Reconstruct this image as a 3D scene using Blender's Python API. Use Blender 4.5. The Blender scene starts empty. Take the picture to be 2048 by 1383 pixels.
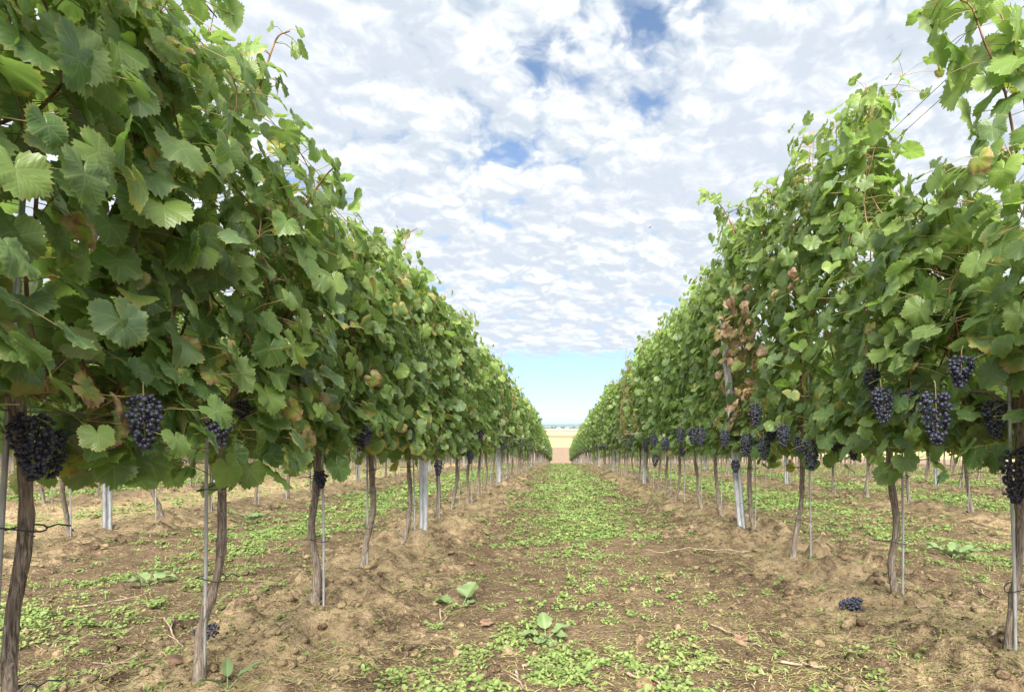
import bpy, math, random
import numpy as np
from mathutils import Vector, Matrix

R = math.radians
SC = bpy.context.scene
COL = SC.collection
random.seed(4)

# ------------------------------------------------------------------ camera
F = 1150.0                      # focal length in pixels of the 2048 px wide photograph
VX, VY = 1118.0, 850.0          # vanishing point of the rows / horizon
CAM_Z = 0.78
cam = bpy.data.cameras.new('camera')
cam.sensor_width = 36.0
cam.lens = 36.0 * F / 2048.0
cam.shift_x = -(VX - 1024.0) / 2048.0
cam.shift_y = (VY - 691.5) / 2048.0
cam.clip_start = 0.02
cam.clip_end = 60000.0
camo = bpy.data.objects.new('camera', cam)
COL.objects.link(camo)
camo.location = (0, 0, CAM_Z)
camo.rotation_euler = (R(90), 0, 0)
SC.camera = camo

# ------------------------------------------------------------------ light
SUN_EL, SUN_AZ = R(40), R(-180)      # azimuth from +Y towards +X
sd = Vector((math.sin(SUN_AZ) * math.cos(SUN_EL), math.cos(SUN_AZ) * math.cos(SUN_EL), math.sin(SUN_EL)))
sun = bpy.data.lights.new('sun', 'SUN')
sun.energy = 5.0
sun.angle = R(40)
sun.color = (1.0, 0.95, 0.86)
suno = bpy.data.objects.new('sun', sun)
COL.objects.link(suno)
suno.rotation_euler = (-sd).to_track_quat('-Z', 'Y').to_euler()

SC.view_settings.view_transform = 'Standard'
SC.view_settings.look = 'None'
SC.view_settings.gamma = 1.0
SC.view_settings.exposure = 1.68
SC.cycles.max_bounces = 8
SC.cycles.transparent_max_bounces = 8
SC.cycles.volume_bounces = 0


class NT:
    """small helper round a node tree"""
    def __init__(self, tree):
        self.t = tree
        self.n = tree.nodes
        self.n.clear()

    def new(self, kind, **kw):
        nd = self.n.new(kind)
        for k, v in kw.items():
            setattr(nd, k, v)
        return nd

    def link(self, a, b):
        self.t.links.new(a, b)

    def put(self, sock, v):
        if hasattr(v, 'is_output'):
            self.link(v, sock)
        elif v is not None:
            if isinstance(v, (tuple, list)) and len(v) == 3 and sock.type == 'RGBA':
                v = (*v, 1.0)
            sock.default_value = v

    def math(self, op, a, b=None, c=None, clamp=False):
        nd = self.new('ShaderNodeMath', operation=op, use_clamp=clamp)
        self.put(nd.inputs[0], a)
        if b is not None:
            self.put(nd.inputs[1], b)
        if c is not None:
            self.put(nd.inputs[2], c)
        return nd.outputs[0]

    def mix(self, f, a, b, blend='MIX'):
        nd = self.new('ShaderNodeMix', data_type='RGBA', blend_type=blend)
        self.put(nd.inputs[0], f)
        self.put(nd.inputs[6], a)
        self.put(nd.inputs[7], b)
        return nd.outputs[2]

    def rng(self, v, a, b, c=0.0, d=1.0, smooth=True):
        nd = self.new('ShaderNodeMapRange', interpolation_type='SMOOTHSTEP' if smooth else 'LINEAR')
        self.put(nd.inputs[0], v)
        for i, q in enumerate((a, b, c, d)):
            self.put(nd.inputs[i + 1], q)
        return nd.outputs[0]

    def noise(self, vec, scale, detail=4.0, rough=0.55, dist=0.0, lac=2.0):
        nd = self.new('ShaderNodeTexNoise')
        if vec is not None:
            self.link(vec, nd.inputs['Vector'])
        nd.inputs['Scale'].default_value = scale
        nd.inputs['Detail'].default_value = detail
        nd.inputs['Roughness'].default_value = rough
        nd.inputs['Distortion'].default_value = dist
        nd.inputs['Lacunarity'].default_value = lac
        return nd.outputs['Fac']

    def vec(self, op, a, b=None):
        nd = self.new('ShaderNodeVectorMath', operation=op)
        self.put(nd.inputs[0], a)
        if b is not None:
            self.put(nd.inputs[1], b)
        return nd.outputs[0]

    def xyz(self, v):
        nd = self.new('ShaderNodeSeparateXYZ')
        self.link(v, nd.inputs[0])
        return nd.outputs

    def comb(self, x, y, z=0.0):
        nd = self.new('ShaderNodeCombineXYZ')
        for i, q in enumerate((x, y, z)):
            self.put(nd.inputs[i], q)
        return nd.outputs[0]


# ------------------------------------------------------------------ sky
world = bpy.data.worlds.new('World')
SC.world = world
world.use_nodes = True
t = NT(world.node_tree)
sky = t.new('ShaderNodeTexSky', sky_type='NISHITA')
sky.sun_disc = False
sky.sun_elevation = SUN_EL
sky.sun_rotation = SUN_AZ
sky.altitude = 150
sky.air_density = 0.8
sky.dust_density = 0.05
sky.ozone_density = 2.2
tc = t.new('ShaderNodeTexCoord')
d = t.xyz(tc.outputs['Generated'])
dz = t.math('MAXIMUM', d[2], 0.02)
v = t.math('DIVIDE', d[1], dz)
db = t.math('ADD', dz, 0.28)            # a curved deck of clouds with some height of their own
p = t.comb(t.math('DIVIDE', d[0], db), t.math('DIVIDE', d[1], db), 0.0)
# the deck: soft fractal noise plus rounded billows, lit from above
def billow(vec):
    vo = t.new('ShaderNodeTexVoronoi', feature='F1')
    t.link(vec, vo.inputs['Vector'])
    vo.normalize = True
    for k, q in (('Scale', 10.5), ('Detail', 3.0), ('Roughness', 0.6), ('Randomness', 1.0)):
        vo.inputs[k].default_value = q
    return t.math('SUBTRACT', 1.0, vo.outputs['Distance'])


def deck(vec):
    return t.math('ADD', t.math('MULTIPLY', t.noise(vec, 6.6, 9, 0.58, 0.0), 0.62), t.math('MULTIPLY', t.math('SUBTRACT', billow(vec), 0.17), 0.46))


wob = t.noise(p, 9.0, 3, 0.5)
pw = t.vec('ADD', p, t.comb(t.math('MULTIPLY', wob, 0.10), t.math('MULTIPLY', wob, 0.07)))
n1 = deck(pw)
n1b = deck(t.vec('ADD', pw, (0.009, -0.026, 0.0)))
big = t.noise(t.vec('ADD', p, (3.7, 1.9, 0)), 2.3, 3, 0.5)
dens = t.math('ADD', n1, t.math('MULTIPLY', t.math('SUBTRACT', big, 0.5), 0.46))
cover = t.rng(dens, 0.362, 0.500)
relief = t.math('SUBTRACT', n1, n1b)
lit = t.rng(t.math('ADD', t.math('MULTIPLY', relief, 1.25), t.math('MULTIPLY', t.math('SUBTRACT', n1, 0.62), 0.9)), -0.17, 0.19, 0, 1)
thick = t.rng(t.math('SUBTRACT', big, t.math('MULTIPLY', relief, 0.6)), 0.44, 0.68)
cc = t.mix(lit, (3.65, 4.05, 4.5), (6.3, 6.35, 6.35))
cc = t.mix(t.math('MULTIPLY', thick, 0.5), cc, (3.85, 4.15, 4.75))
edge = t.rng(t.math('ADD', v, t.math('MULTIPLY', t.math('SUBTRACT', n1, 0.6), 7.0)), 6.9, 8.2, 1.0, 0.0)
behind = t.rng(v, -14.0, -8.0, 0.0, 1.0)
cover = t.math('MULTIPLY', t.math('MULTIPLY', cover, edge), behind)
up = t.rng(d[2], 0.0, 0.05)
cover = t.math('MULTIPLY', cover, up)
skyc = t.mix(1.0, sky.outputs[0], (1.42, 1.32, 1.20), 'MULTIPLY')
low = t.rng(d[2], 0.0, 0.30, 0.62, 1.0, False)
skyc = t.mix(1.0, skyc, t.comb(t.math('POWER', low, 2.1), t.math('POWER', low, 1.95), t.math('POWER', low, 0.75)), 'MULTIPLY')
colr = t.mix(cover, skyc, cc)
bg = t.new('ShaderNodeBackground')
t.link(colr, bg.inputs[0])
bg.inputs[1].default_value = 0.062
out = t.new('ShaderNodeOutputWorld')
t.link(bg.outputs[0], out.inputs[0])


# ------------------------------------------------------------------ helpers
def hash2(ix, iy, seed):
    h = (ix.astype(np.int64) * 374761393 + iy.astype(np.int64) * 668265263 + seed * 1442695041) & 0xFFFFFFFF
    h = ((h ^ (h >> 13)) * 1274126177) & 0xFFFFFFFF
    h = h ^ (h >> 16)
    return (h & 0xFFFFFF) / float(0xFFFFFF)


def vnoise(x, y, seed=0):
    x0 = np.floor(x); y0 = np.floor(y)
    fx = x - x0; fy = y - y0
    fx = fx * fx * (3 - 2 * fx); fy = fy * fy * (3 - 2 * fy)
    a = hash2(x0, y0, seed); b = hash2(x0 + 1, y0, seed)
    c = hash2(x0, y0 + 1, seed); e = hash2(x0 + 1, y0 + 1, seed)
    return (a * (1 - fx) + b * fx) * (1 - fy) + (c * (1 - fx) + e * fx) * fy


def fbm(x, y, seed=0, octv=4, gain=0.5):
    s = np.zeros_like(x, dtype=float); amp = 1.0; tot = 0.0
    for i in range(octv):
        s += amp * vnoise(x * 2 ** i + 17.3 * i, y * 2 ** i - 9.1 * i, seed + i)
        tot += amp; amp *= gain
    return s / tot


# long profile of the ground along the rows (falls away ahead of the camera to a plain)
PLAIN = -20.0
_py = np.concatenate([np.arange(-60, 400, 1.0), [1000, 60000]])
_sl = np.where(_py < 0, -0.03, np.where(_py < 75, -0.03 - 0.00086 * _py, -0.0945 - 0.0012 * (_py - 75)))
_sl = np.maximum(_sl, -0.15)
_pz = np.zeros(len(_py))
for i in range(1, 460):
    _pz[i] = _pz[i - 1] + 0.5 * (_sl[i] + _sl[i - 1])
_pz -= np.interp(0, _py[:460], _pz[:460])
_pz[460:] = _pz[459]


def smax(a, b, k):
    h = np.clip(0.5 + 0.5 * (a - b) / k, 0, 1)
    return b * (1 - h) + a * h + k * h * (1 - h)


ROW_L, ROW_R, PITCH = -1.10, 1.565, 2.665


def row_dist(x):
    """distance across to the nearest row line"""
    q = (np.asarray(x, float) - ROW_L) / PITCH
    return np.abs(q - np.round(q)) * PITCH


def zbase(x, y):
    x = np.asarray(x, float); y = np.asarray(y, float)
    z = np.interp(y, _py, _pz)
    z = z - np.clip(x - 19.5, 0, None) * 0.16 - np.clip(-x - 75, 0, None) * 0.16
    z = smax(z, np.full_like(z, PLAIN), 3.0)
    near = np.clip((110 - y) / 30, 0, 1) * np.clip((24 - np.abs(x + 8)) / 6 + 3, 0, 1)
    rd = row_dist(x)
    z = z + near * 0.035 * np.exp(-(rd / 0.38) ** 2)
    return z


def zground(x, y):
    x = np.asarray(x, float); y = np.asarray(y, float)
    z = zbase(x, y)
    rd = row_dist(x)
    strip = np.exp(-(rd / 0.5) ** 2)
    fade = np.clip((60 - y) / 40, 0, 1)
    z = z + fade * (fbm(x / 0.75, y / 0.75, 3, 3) - 0.5) * 0.085
    cl = fbm(x / 0.17, y / 0.17, 11, 3, 0.6)
    z = z + fade * np.clip(cl - 0.48, 0, 1) * (0.08 + 0.21 * strip)
    z = z + fade * (fbm(x / 0.055, y / 0.055, 23, 2) - 0.5) * (0.020 + 0.030 * strip)
    return z


def zg1(x, y):
    return float(zground(np.array([x]), np.array([y]))[0])


def zb1(x, y):
    return float(zbase(np.array([x]), np.array([y]))[0])


def ground_at(px, py):
    """point of the ground under a pixel of the 2048 px photograph"""
    lo, hi = 0.5, 60.0
    for i in range(60):
        m = 0.5 * (lo + hi)
        z = CAM_Z - (py - VY) / F * m
        if z > zb1((px - VX) / F * m, m):
            lo = m
        else:
            hi = m
    return (px - VX) / F * lo, lo


def spot(px, py, X=None, Y=None):
    """3-D point on the photograph's ray at a given side distance X or depth Y"""
    if Y is None:
        Y = X * F / (px - VX)
    return np.array([(px - VX) / F * Y, Y, CAM_Z - (py - VY) / F * Y])


def mk_mesh(name, V, polys, mats=(), smooth=True, attrs=None, mat_idx=None):
    """polys: list of (n,k) int arrays"""
    me = bpy.data.meshes.new(name)
    V = np.asarray(V, np.float32)
    polys = [np.asarray(q, np.int32) for q in polys if len(q)]
    me.vertices.add(len(V))
    me.vertices.foreach_set('co', V.ravel())
    loops = np.concatenate([q.ravel() for q in polys])
    sizes = np.concatenate([np.full(len(q), q.shape[1], np.int32) for q in polys])
    starts = np.concatenate([[0], np.cumsum(sizes)[:-1]]).astype(np.int32)
    me.loops.add(len(loops))
    me.loops.foreach_set('vertex_index', loops)
    me.polygons.add(len(sizes))
    me.polygons.foreach_set('loop_start', starts)
    me.polygons.foreach_set('loop_total', sizes)
    if smooth:
        me.polygons.foreach_set('use_smooth', np.ones(len(sizes), bool))
    if mat_idx is not None:
        me.polygons.foreach_set('material_index', np.asarray(mat_idx, np.int32))
    for k, a in (attrs or {}).items():
        at = me.attributes.new(k, 'FLOAT_VECTOR', 'POINT')
        at.data.foreach_set('vector', np.asarray(a, np.float32).ravel())
    for m in mats:
        me.materials.append(m)
    me.update(calc_edges=True)
    return me


def ob(name, me, parent=None, loc=None, rot=None, label=None, cat=None, group=None, kind=None):
    o = bpy.data.objects.new(name, me)
    COL.objects.link(o)
    if parent is not None:
        o.parent = parent
    if loc is not None:
        o.location = [float(q) for q in loc]
    if rot is not None:
        o.rotation_euler = [float(q) for q in rot]
    for k, q in (('label', label), ('category', cat), ('group', group), ('kind', kind)):
        if q:
            o[k] = q
    return o


class Acc:
    """collects pieces into one mesh"""
    def __init__(self):
        self.V = []; self.P = {3: [], 4: []}; self.M = {3: [], 4: []}; self.n = 0; self.A = {}

    def add(self, V, polys, mat=0, attrs=None):
        V = np.asarray(V, float)
        for q in polys:
            q = np.asarray(q, int)
            if len(q) == 0:
                continue
            k = q.shape[1]
            self.P[k].append(q + self.n)
            self.M[k].append(np.full(len(q), mat))
        self.V.append(V)
        self.n += len(V)
        for k, a in (attrs or {}).items():
            self.A.setdefault(k, []).append(np.asarray(a, float))

    def mesh(self, name, mats, smooth=True):
        polys = []; mi = []
        for k in (3, 4):
            if self.P[k]:
                polys.append(np.concatenate(self.P[k])); mi.append(np.concatenate(self.M[k]))
        at = {k: np.concatenate(a) for k, a in self.A.items()}
        return mk_mesh(name, np.concatenate(self.V), polys, mats, smooth, at, np.concatenate(mi))


def tube(path, rad, nseg=8, rough=0.0, seed=0, cap=True, ridges=0):
    P = np.asarray(path, float); n = len(P)
    rad = np.broadcast_to(np.asarray(rad, float), (n,))
    T = np.gradient(P, axis=0)
    T /= np.linalg.norm(T, axis=1)[:, None] + 1e-12
    ref = np.array([1.0, 0, 0]) if abs(T[0][0]) < 0.8 else np.array([0, 1.0, 0])
    A = np.zeros_like(P); B = np.zeros_like(P)
    for i in range(n):
        a = ref - T[i] * np.dot(ref, T[i])
        a /= np.linalg.norm(a) + 1e-12
        A[i] = a; B[i] = np.cross(T[i], a); ref = a
    th = np.arange(nseg) / nseg * 2 * np.pi
    rr = np.ones((n, nseg)) * rad[:, None]
    if rough > 0:
        s = np.cumsum(np.r_[0, np.linalg.norm(np.diff(P, axis=0), axis=1)])
        for k in range(3):
            fx = 1.6 * 2 ** k
            rr *= 1 + rough * 0.8 / (k + 1) * (vnoise(np.cos(th)[None, :] * fx + s[:, None] * 9 * 2 ** k + seed * 3.1,
                                                np.sin(th)[None, :] * fx + s[:, None] * 4 + seed * 1.7 + 50 * k, seed + k) - 0.5) * 2
        if ridges:
            tw = seed + s[:, None] * 2.5
            rr *= 1 + 0.07 * np.sin(ridges * th[None, :] + tw * 2 + 2 * vnoise(s[:, None] * 6 + 0 * th, th[None, :] * 2, seed))
    V = P[:, None, :] + rr[:, :, None] * (np.cos(th)[None, :, None] * A[:, None, :] + np.sin(th)[None, :, None] * B[:, None, :])
    V = V.reshape(-1, 3)
    i = np.arange(n - 1)[:, None] * nseg; j = np.arange(nseg)[None, :]; j2 = (j + 1) % nseg
    Q = np.stack([i + j, i + j2, i + nseg + j2, i + nseg + j], -1).reshape(-1, 4)
    Tri = np.zeros((0, 3), int)
    if cap:
        V = np.vstack([V, P[0], P[-1]])
        c0, c1 = n * nseg, n * nseg + 1
        jj = np.arange(nseg)
        Tri = np.vstack([np.stack([np.full(nseg, c0), (jj + 1) % nseg, jj], -1),
                         np.stack([np.full(nseg, c1), (n - 1) * nseg + jj, (n - 1) * nseg + (jj + 1) % nseg], -1)])
    return V, [Q, Tri]


def curve_pts(ctrl, n):
    """smooth Catmull-Rom through control points"""
    C = np.asarray(ctrl, float)
    C = np.vstack([2 * C[0] - C[1], C, 2 * C[-1] - C[-2]])
    m = len(C) - 3
    tt = np.linspace(0, m - 1e-6, n)
    k = tt.astype(int); f = (tt - k)[:, None]
    p0, p1, p2, p3 = C[k], C[k + 1], C[k + 2], C[k + 3]
    return 0.5 * (2 * p1 + (p2 - p0) * f + (2 * p0 - 5 * p1 + 4 * p2 - p3) * f ** 2 + (3 * p1 - p0 - 3 * p2 + p3) * f ** 3)


def icosphere(sub):
    import bmesh
    bm = bmesh.new()
    bmesh.ops.create_icosphere(bm, subdivisions=sub, radius=1.0)
    V = np.array([q.co[:] for q in bm.verts]); Fc = np.array([[q.index for q in f.verts] for f in bm.faces])
    bm.free()
    return V, Fc


# ------------------------------------------------------------------ materials
def material(name):
    m = bpy.data.materials.new(name)
    m.use_nodes = True
    return m, NT(m.node_tree)


def finish(t, shader):
    o = t.new('ShaderNodeOutputMaterial')
    t.link(shader, o.inputs['Surface'])


def principled(t, color, rough=0.6, spec=0.3, metal=0.0, normal=None):
    b = t.new('ShaderNodeBsdfPrincipled')
    t.put(b.inputs['Base Color'], color)
    t.put(b.inputs['Roughness'], rough)
    t.put(b.inputs['Specular IOR Level'], spec)
    t.put(b.inputs['Metallic'], metal)
    if normal is not None:
        t.link(normal, b.inputs['Normal'])
    return b.outputs[0]


def bump(t, h, strength=0.4, dist=0.01):
    b = t.new('ShaderNodeBump')
    t.put(b.inputs['Height'], h)
    b.inputs['Strength'].default_value = strength
    b.inputs['Distance'].default_value = dist
    return b.outputs[0]


def attr(t, name):
    a = t.new('ShaderNodeAttribute', attribute_name=name)
    return a.outputs['Vector']


def leaf_material(name, detailed=True):
    m, t = material(name)
    lf = t.xyz(attr(t, 'leaf_place'))        # x, y in the blade, z = 0 at petiole .. 1 at margin
    lr = t.xyz(attr(t, 'leaf_state'))        # tone (set per row, mostly lighter higher up), dryness, random
    geo = t.new('ShaderNodeNewGeometry')
    pos = t.new('ShaderNodeTexCoord').outputs['Object']
    nz = t.noise(pos, 34.0, 4, 0.6)
    green = t.mix(t.rng(lr[0], 0.10, 0.85), (0.080, 0.165, 0.052), (0.235, 0.335, 0.078))
    green = t.mix(t.math('MULTIPLY', t.rng(lr[2], 0.55, 1.0), 0.6), green, (0.125, 0.190, 0.118))
    green = t.mix(t.math('MULTIPLY', t.rng(nz, 0.35, 0.75), 0.4), green, (0.18, 0.25, 0.055))
    marg = t.rng(lf[2], 0.75, 1.0)
    green = t.mix(t.math('MULTIPLY', marg, 0.40), green, (0.25, 0.31, 0.09))
    if detailed:
        # palmate veins from the petiole, with side veins off each
        ang = t.math('ARCTAN2', lf[0], lf[1])
        r = t.math('SQRT', t.math('ADD', t.math('MULTIPLY', lf[0], lf[0]), t.math('MULTIPLY', lf[1], lf[1])))
        dmin = None
        aa = t.math('ABSOLUTE', ang)
        for a0 in (0.0, 0.86, 1.85):
            dd = t.math('MULTIPLY', t.math('ABSOLUTE', t.math('SINE', t.math('SUBTRACT', aa, a0))), r)
            dmin = dd if dmin is None else t.math('MINIMUM', dmin, dd)
        side = t.math('ABSOLUTE', t.math('SINE', t.math('MULTIPLY', t.math('SUBTRACT', t.math('MULTIPLY', r, 1.0), t.math('MULTIPLY', dmin, 1.1)), 19.0)))
        vein = t.rng(dmin, 0.010, 0.035, 1.0, 0.0)
        sv = t.math('MULTIPLY', t.rng(side, 0.0, 0.25, 1.0, 0.0), 0.22)
        vm = t.math('MAXIMUM', vein, sv)
        col = t.mix(t.math('MULTIPLY', vm, 0.36), green, (0.31, 0.37, 0.14))
        blister = t.math('ADD', t.math('MULTIPLY', side, 0.6), t.math('MULTIPLY', nz, 0.6))
        hgt = t.math('SUBTRACT', blister, t.math('MULTIPLY', vm, 0.8))
        nrm = bump(t, hgt, 0.17, 0.004)
    else:
        col = green
        nrm = None
    under = t.mix(0.62, col, (0.22, 0.275, 0.13))
    col = t.mix(geo.outputs['Backfacing'], col, under)
    # yellowing and dried brown parts creeping in from the margin
    n2 = t.noise(pos, 22.0, 3, 0.6)
    dr = t.math('ADD', lr[1], t.math('MULTIPLY', t.math('SUBTRACT', lf[2], 0.72), 0.5))
    dr = t.math('ADD', dr, t.math('MULTIPLY', t.math('SUBTRACT', n2, 0.5), 0.7))
    yel = t.rng(dr, 0.28, 0.50)
    brn = t.rng(dr, 0.52, 0.66)
    col = t.mix(t.math('MULTIPLY', yel, 0.85), col, (0.38, 0.34, 0.09))
    bc = t.mix(t.rng(nz, 0.35, 0.65), (0.25, 0.14, 0.078), (0.52, 0.37, 0.24))
    col = t.mix(brn, col, bc)
    rough = t.math('ADD', 0.34, t.math('MULTIPLY', lr[2], 0.18))
    pb = principled(t, col, rough, 0.62, 0.0, nrm)
    tr = t.new('ShaderNodeBsdfTranslucent')
    tcol = t.mix(1.0, col, (1.25, 1.5, 0.72), 'MULTIPLY')
    t.link(tcol, tr.inputs[0])
    ms = t.new('ShaderNodeMixShader')
    ms.inputs[0].default_value = 0.45
    t.link(pb, ms.inputs[1]); t.link(tr.outputs[0], ms.inputs[2])
    finish(t, ms.outputs[0])
    return m


M_LEAF = leaf_material('vine_leaf', True)
M_LEAF_FAR = leaf_material('vine_leaf_far', False)


def bark_material():
    m, t = material('vine_bark')
    pos = t.new('ShaderNodeTexCoord').outputs['Object']
    info = t.new('ShaderNodeObjectInfo').outputs['Random']
    st = t.vec('MULTIPLY', pos, (1.0, 1.0, 0.09))
    n = t.noise(st, 210.0, 6, 0.7, 0.6)
    n2 = t.noise(pos, 14.0, 3, 0.6)
    c = t.mix(t.rng(n, 0.40, 0.62), (0.105, 0.082, 0.065), (0.46, 0.395, 0.33))
    c = t.mix(t.math('MULTIPLY', t.rng(n2, 0.4, 0.7), 0.6), c, (0.33, 0.26, 0.20))
    c = t.mix(t.math('MULTIPLY', info, 0.35), c, (0.22, 0.17, 0.13))
    finish(t, principled(t, c, 0.9, 0.12, 0, bump(t, n, 0.9, 0.008)))
    return m


def simple_noise_mat(name, a, b, scale, rough=0.8, spec=0.2, stretch=None, bmp=0.3, metal=0.0, dist=0.004):
    m, t = material(name)
    pos = t.new('ShaderNodeTexCoord').outputs['Object']
    if stretch:
        pos = t.vec('MULTIPLY', pos, stretch)
    n = t.noise(pos, scale, 5, 0.6)
    finish(t, principled(t, t.mix(t.rng(n, 0.33, 0.67), a, b), rough, spec, metal, bump(t, n, bmp, dist)))
    return m


M_BARK = bark_material()
M_CANE = simple_noise_mat('vine_cane', (0.12, 0.065, 0.032), (0.27, 0.15, 0.075), 60, 0.6, 0.3, (1, 1, 0.2))
M_PETIOLE = simple_noise_mat('leaf_stalk', (0.19, 0.21, 0.07), (0.26, 0.17, 0.08), 25, 0.5, 0.3)
M_STEEL = simple_noise_mat('galvanised_steel', (0.38, 0.40, 0.42), (0.60, 0.62, 0.64), 45, 0.5, 0.5, (1, 1, 0.25), 0.05, 0.35)
M_STAKE = simple_noise_mat('stake_metal', (0.30, 0.31, 0.30), (0.52, 0.53, 0.52), 50, 0.55, 0.4, (1, 1, 0.2), 0.1, 0.3)
M_WIRE = simple_noise_mat('wire_metal', (0.16, 0.16, 0.16), (0.28, 0.28, 0.28), 40, 0.5, 0.4, None, 0.0, 0.4)
M_TIE = simple_noise_mat('tie_plastic', (0.02, 0.02, 0.02), (0.06, 0.06, 0.06), 40, 0.5, 0.4)
M_TWIG = simple_noise_mat('dead_twig', (0.16, 0.11, 0.075), (0.34, 0.27, 0.20), 40, 0.85, 0.2, (1, 1, 0.3))
M_DRYLEAF = simple_noise_mat('fallen_leaf', (0.10, 0.055, 0.035), (0.24, 0.155, 0.10), 30, 0.8, 0.2)


def berry_material():
    m, t = material('grape_skin')
    st = t.xyz(attr(t, 'berry'))
    pos = t.new('ShaderNodeTexCoord').outputs['Object']
    n = t.noise(pos, 90.0, 3, 0.6)
    c = t.mix(st[0], (0.007, 0.007, 0.014), (0.020, 0.015, 0.032))
    bloom = t.rng(t.math('ADD', n, t.math('MULTIPLY', st[1], 0.3)), 0.42, 0.85)
    c = t.mix(bloom, c, (0.045, 0.052, 0.085))
    finish(t, principled(t, c, t.math('ADD', 0.32, t.math('MULTIPLY', bloom, 0.3)), 0.45))
    return m


M_BERRY = berry_material()


def ground_material(name='soil'):
    m, t = material(name)
    pos = t.new('ShaderNodeNewGeometry').outputs['Position']
    so = t.xyz(attr(t, 'soil'))             # x: pale dry strip, y: green tinge, z: far fields
    n1 = t.noise(pos, 1.7, 5, 0.6)
    n2 = t.noise(pos, 9.0, 6, 0.65)
    n3 = t.noise(pos, 45.0, 5, 0.65)
    n4 = t.noise(pos, 160.0, 3, 0.6)
    brown = t.mix(t.rng(n2, 0.32, 0.68), (0.075, 0.051, 0.033), (0.17, 0.119, 0.076))
    brown = t.mix(t.math('MULTIPLY', t.rng(n3, 0.45, 0.75), 0.5), brown, (0.29, 0.20, 0.125))
    tan = t.mix(t.rng(n2, 0.3, 0.7), (0.24, 0.175, 0.105), (0.46, 0.35, 0.21))
    f = t.math('ADD', so[0], t.math('MULTIPLY', t.math('SUBTRACT', n1, 0.5), 1.1))
    f = t.math('ADD', f, t.math('MULTIPLY', t.math('SUBTRACT', n2, 0.5), 1.5))
    f = t.math('ADD', f, t.math('MULTIPLY', t.math('SUBTRACT', n3, 0.5), 1.2))
    c = t.mix(t.rng(f, 0.15, 0.75), brown, tan)
    c = t.mix(t.math('MULTIPLY', t.rng(n4, 0.28, 0.5, 1, 0), 0.45), c, (0.42, 0.33, 0.21))
    g = t.math('ADD', so[1], t.math('MULTIPLY', t.math('SUBTRACT', n2, 0.5), 0.5))
    c = t.mix(t.math('MULTIPLY', t.rng(g, 0.30, 0.8), 0.72), c, t.mix(n3, (0.065, 0.105, 0.028), (0.17, 0.20, 0.06)))
    c = t.mix(t.math('MULTIPLY', t.rng(n4, 0.5, 0.75, 0, 1), 0.35), c, (0.060, 0.038, 0.024))
    # far fields on the plain: strips by distance, each its own crop
    sp = t.xyz(pos)
    wob = t.math('MULTIPLY', t.math('SUBTRACT', t.noise(pos, 0.004, 2, 0.5), 0.5), 160.0)
    yy = t.math('ADD', t.math('ADD', sp[1], t.math('MULTIPLY', t.math('MAXIMUM', sp[0], 0.0), 0.9)), wob)
    ll = t.math('LOGARITHM', yy, 10.0)
    ramp = t.new('ShaderNodeValToRGB')
    ramp.color_ramp.interpolation = 'CONSTANT'
    bands = [(0.0, (0.28, 0.20, 0.135)), (2.725, (0.52, 0.47, 0.19)), (2.96, (0.22, 0.27, 0.11)), (3.0, (0.30, 0.21, 0.135)),
             (3.07, (0.56, 0.43, 0.21)), (3.30, (0.27, 0.19, 0.13)), (3.36, (0.54, 0.45, 0.27)), (3.53, (0.12, 0.16, 0.08)), (3.75, (0.30, 0.28, 0.16))]
    els = ramp.color_ramp.elements
    els.remove(els[1])
    els[0].position = 0.0
    els[0].color = (*bands[0][1], 1)
    for q, cc in bands[1:]:
        els.new(q / 5.0).color = (*cc, 1)
    t.link(t.math('DIVIDE', ll, 5.0), ramp.inputs[0])
    fn = t.noise(pos, 0.25, 5, 0.7)
    far = t.mix(0.5, ramp.outputs[0], t.mix(t.rng(fn, 0.3, 0.7), (0.25, 0.25, 0.25), (1.0, 1.0, 1.0)), 'MULTIPLY')
    c = t.mix(so[2], c, far)
    h = t.math('ADD', t.math('MULTIPLY', n3, 0.6), t.math('ADD', t.math('MULTIPLY', n2, 0.8), t.math('MULTIPLY', n4, 0.3)))
    finish(t, principled(t, c, 0.95, 0.08, 0, bump(t, h, 1.0, 0.045)))
    return m


M_SOIL = ground_material()


def blade_material(name, a, b, trans=0.25, rough=0.55):
    m, t = material(name)
    lr = t.xyz(attr(t, 'leaf_state'))
    c = t.mix(lr[0], a, b)
    c = t.mix(lr[1], c, (0.36, 0.29, 0.12))
    pb = principled(t, c, rough, 0.3)
    tr = t.new('ShaderNodeBsdfTranslucent')
    t.link(c, tr.inputs[0])
    ms = t.new('ShaderNodeMixShader')
    ms.inputs[0].default_value = trans
    t.link(pb, ms.inputs[1]); t.link(tr.outputs[0], ms.inputs[2])
    finish(t, ms.outputs[0])
    return m


M_WEED = blade_material('weed_leaf', (0.075, 0.15, 0.034), (0.20, 0.275, 0.085))
M_GRASS = blade_material('grass_blade', (0.085, 0.155, 0.035), (0.24, 0.285, 0.09))
M_STRAW = blade_material('dry_straw', (0.30, 0.24, 0.11), (0.52, 0.45, 0.24), 0.15, 0.7)
M_CABBAGE = blade_material('broad_weed_leaf', (0.11, 0.18, 0.065), (0.22, 0.28, 0.13), 0.25, 0.5)


# ------------------------------------------------------------------ ground
def lines(parts):
    o = []
    for a, b, s in parts:
        o.append(np.arange(a, b - 1e-9, s))
    return np.concatenate(o)


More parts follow.
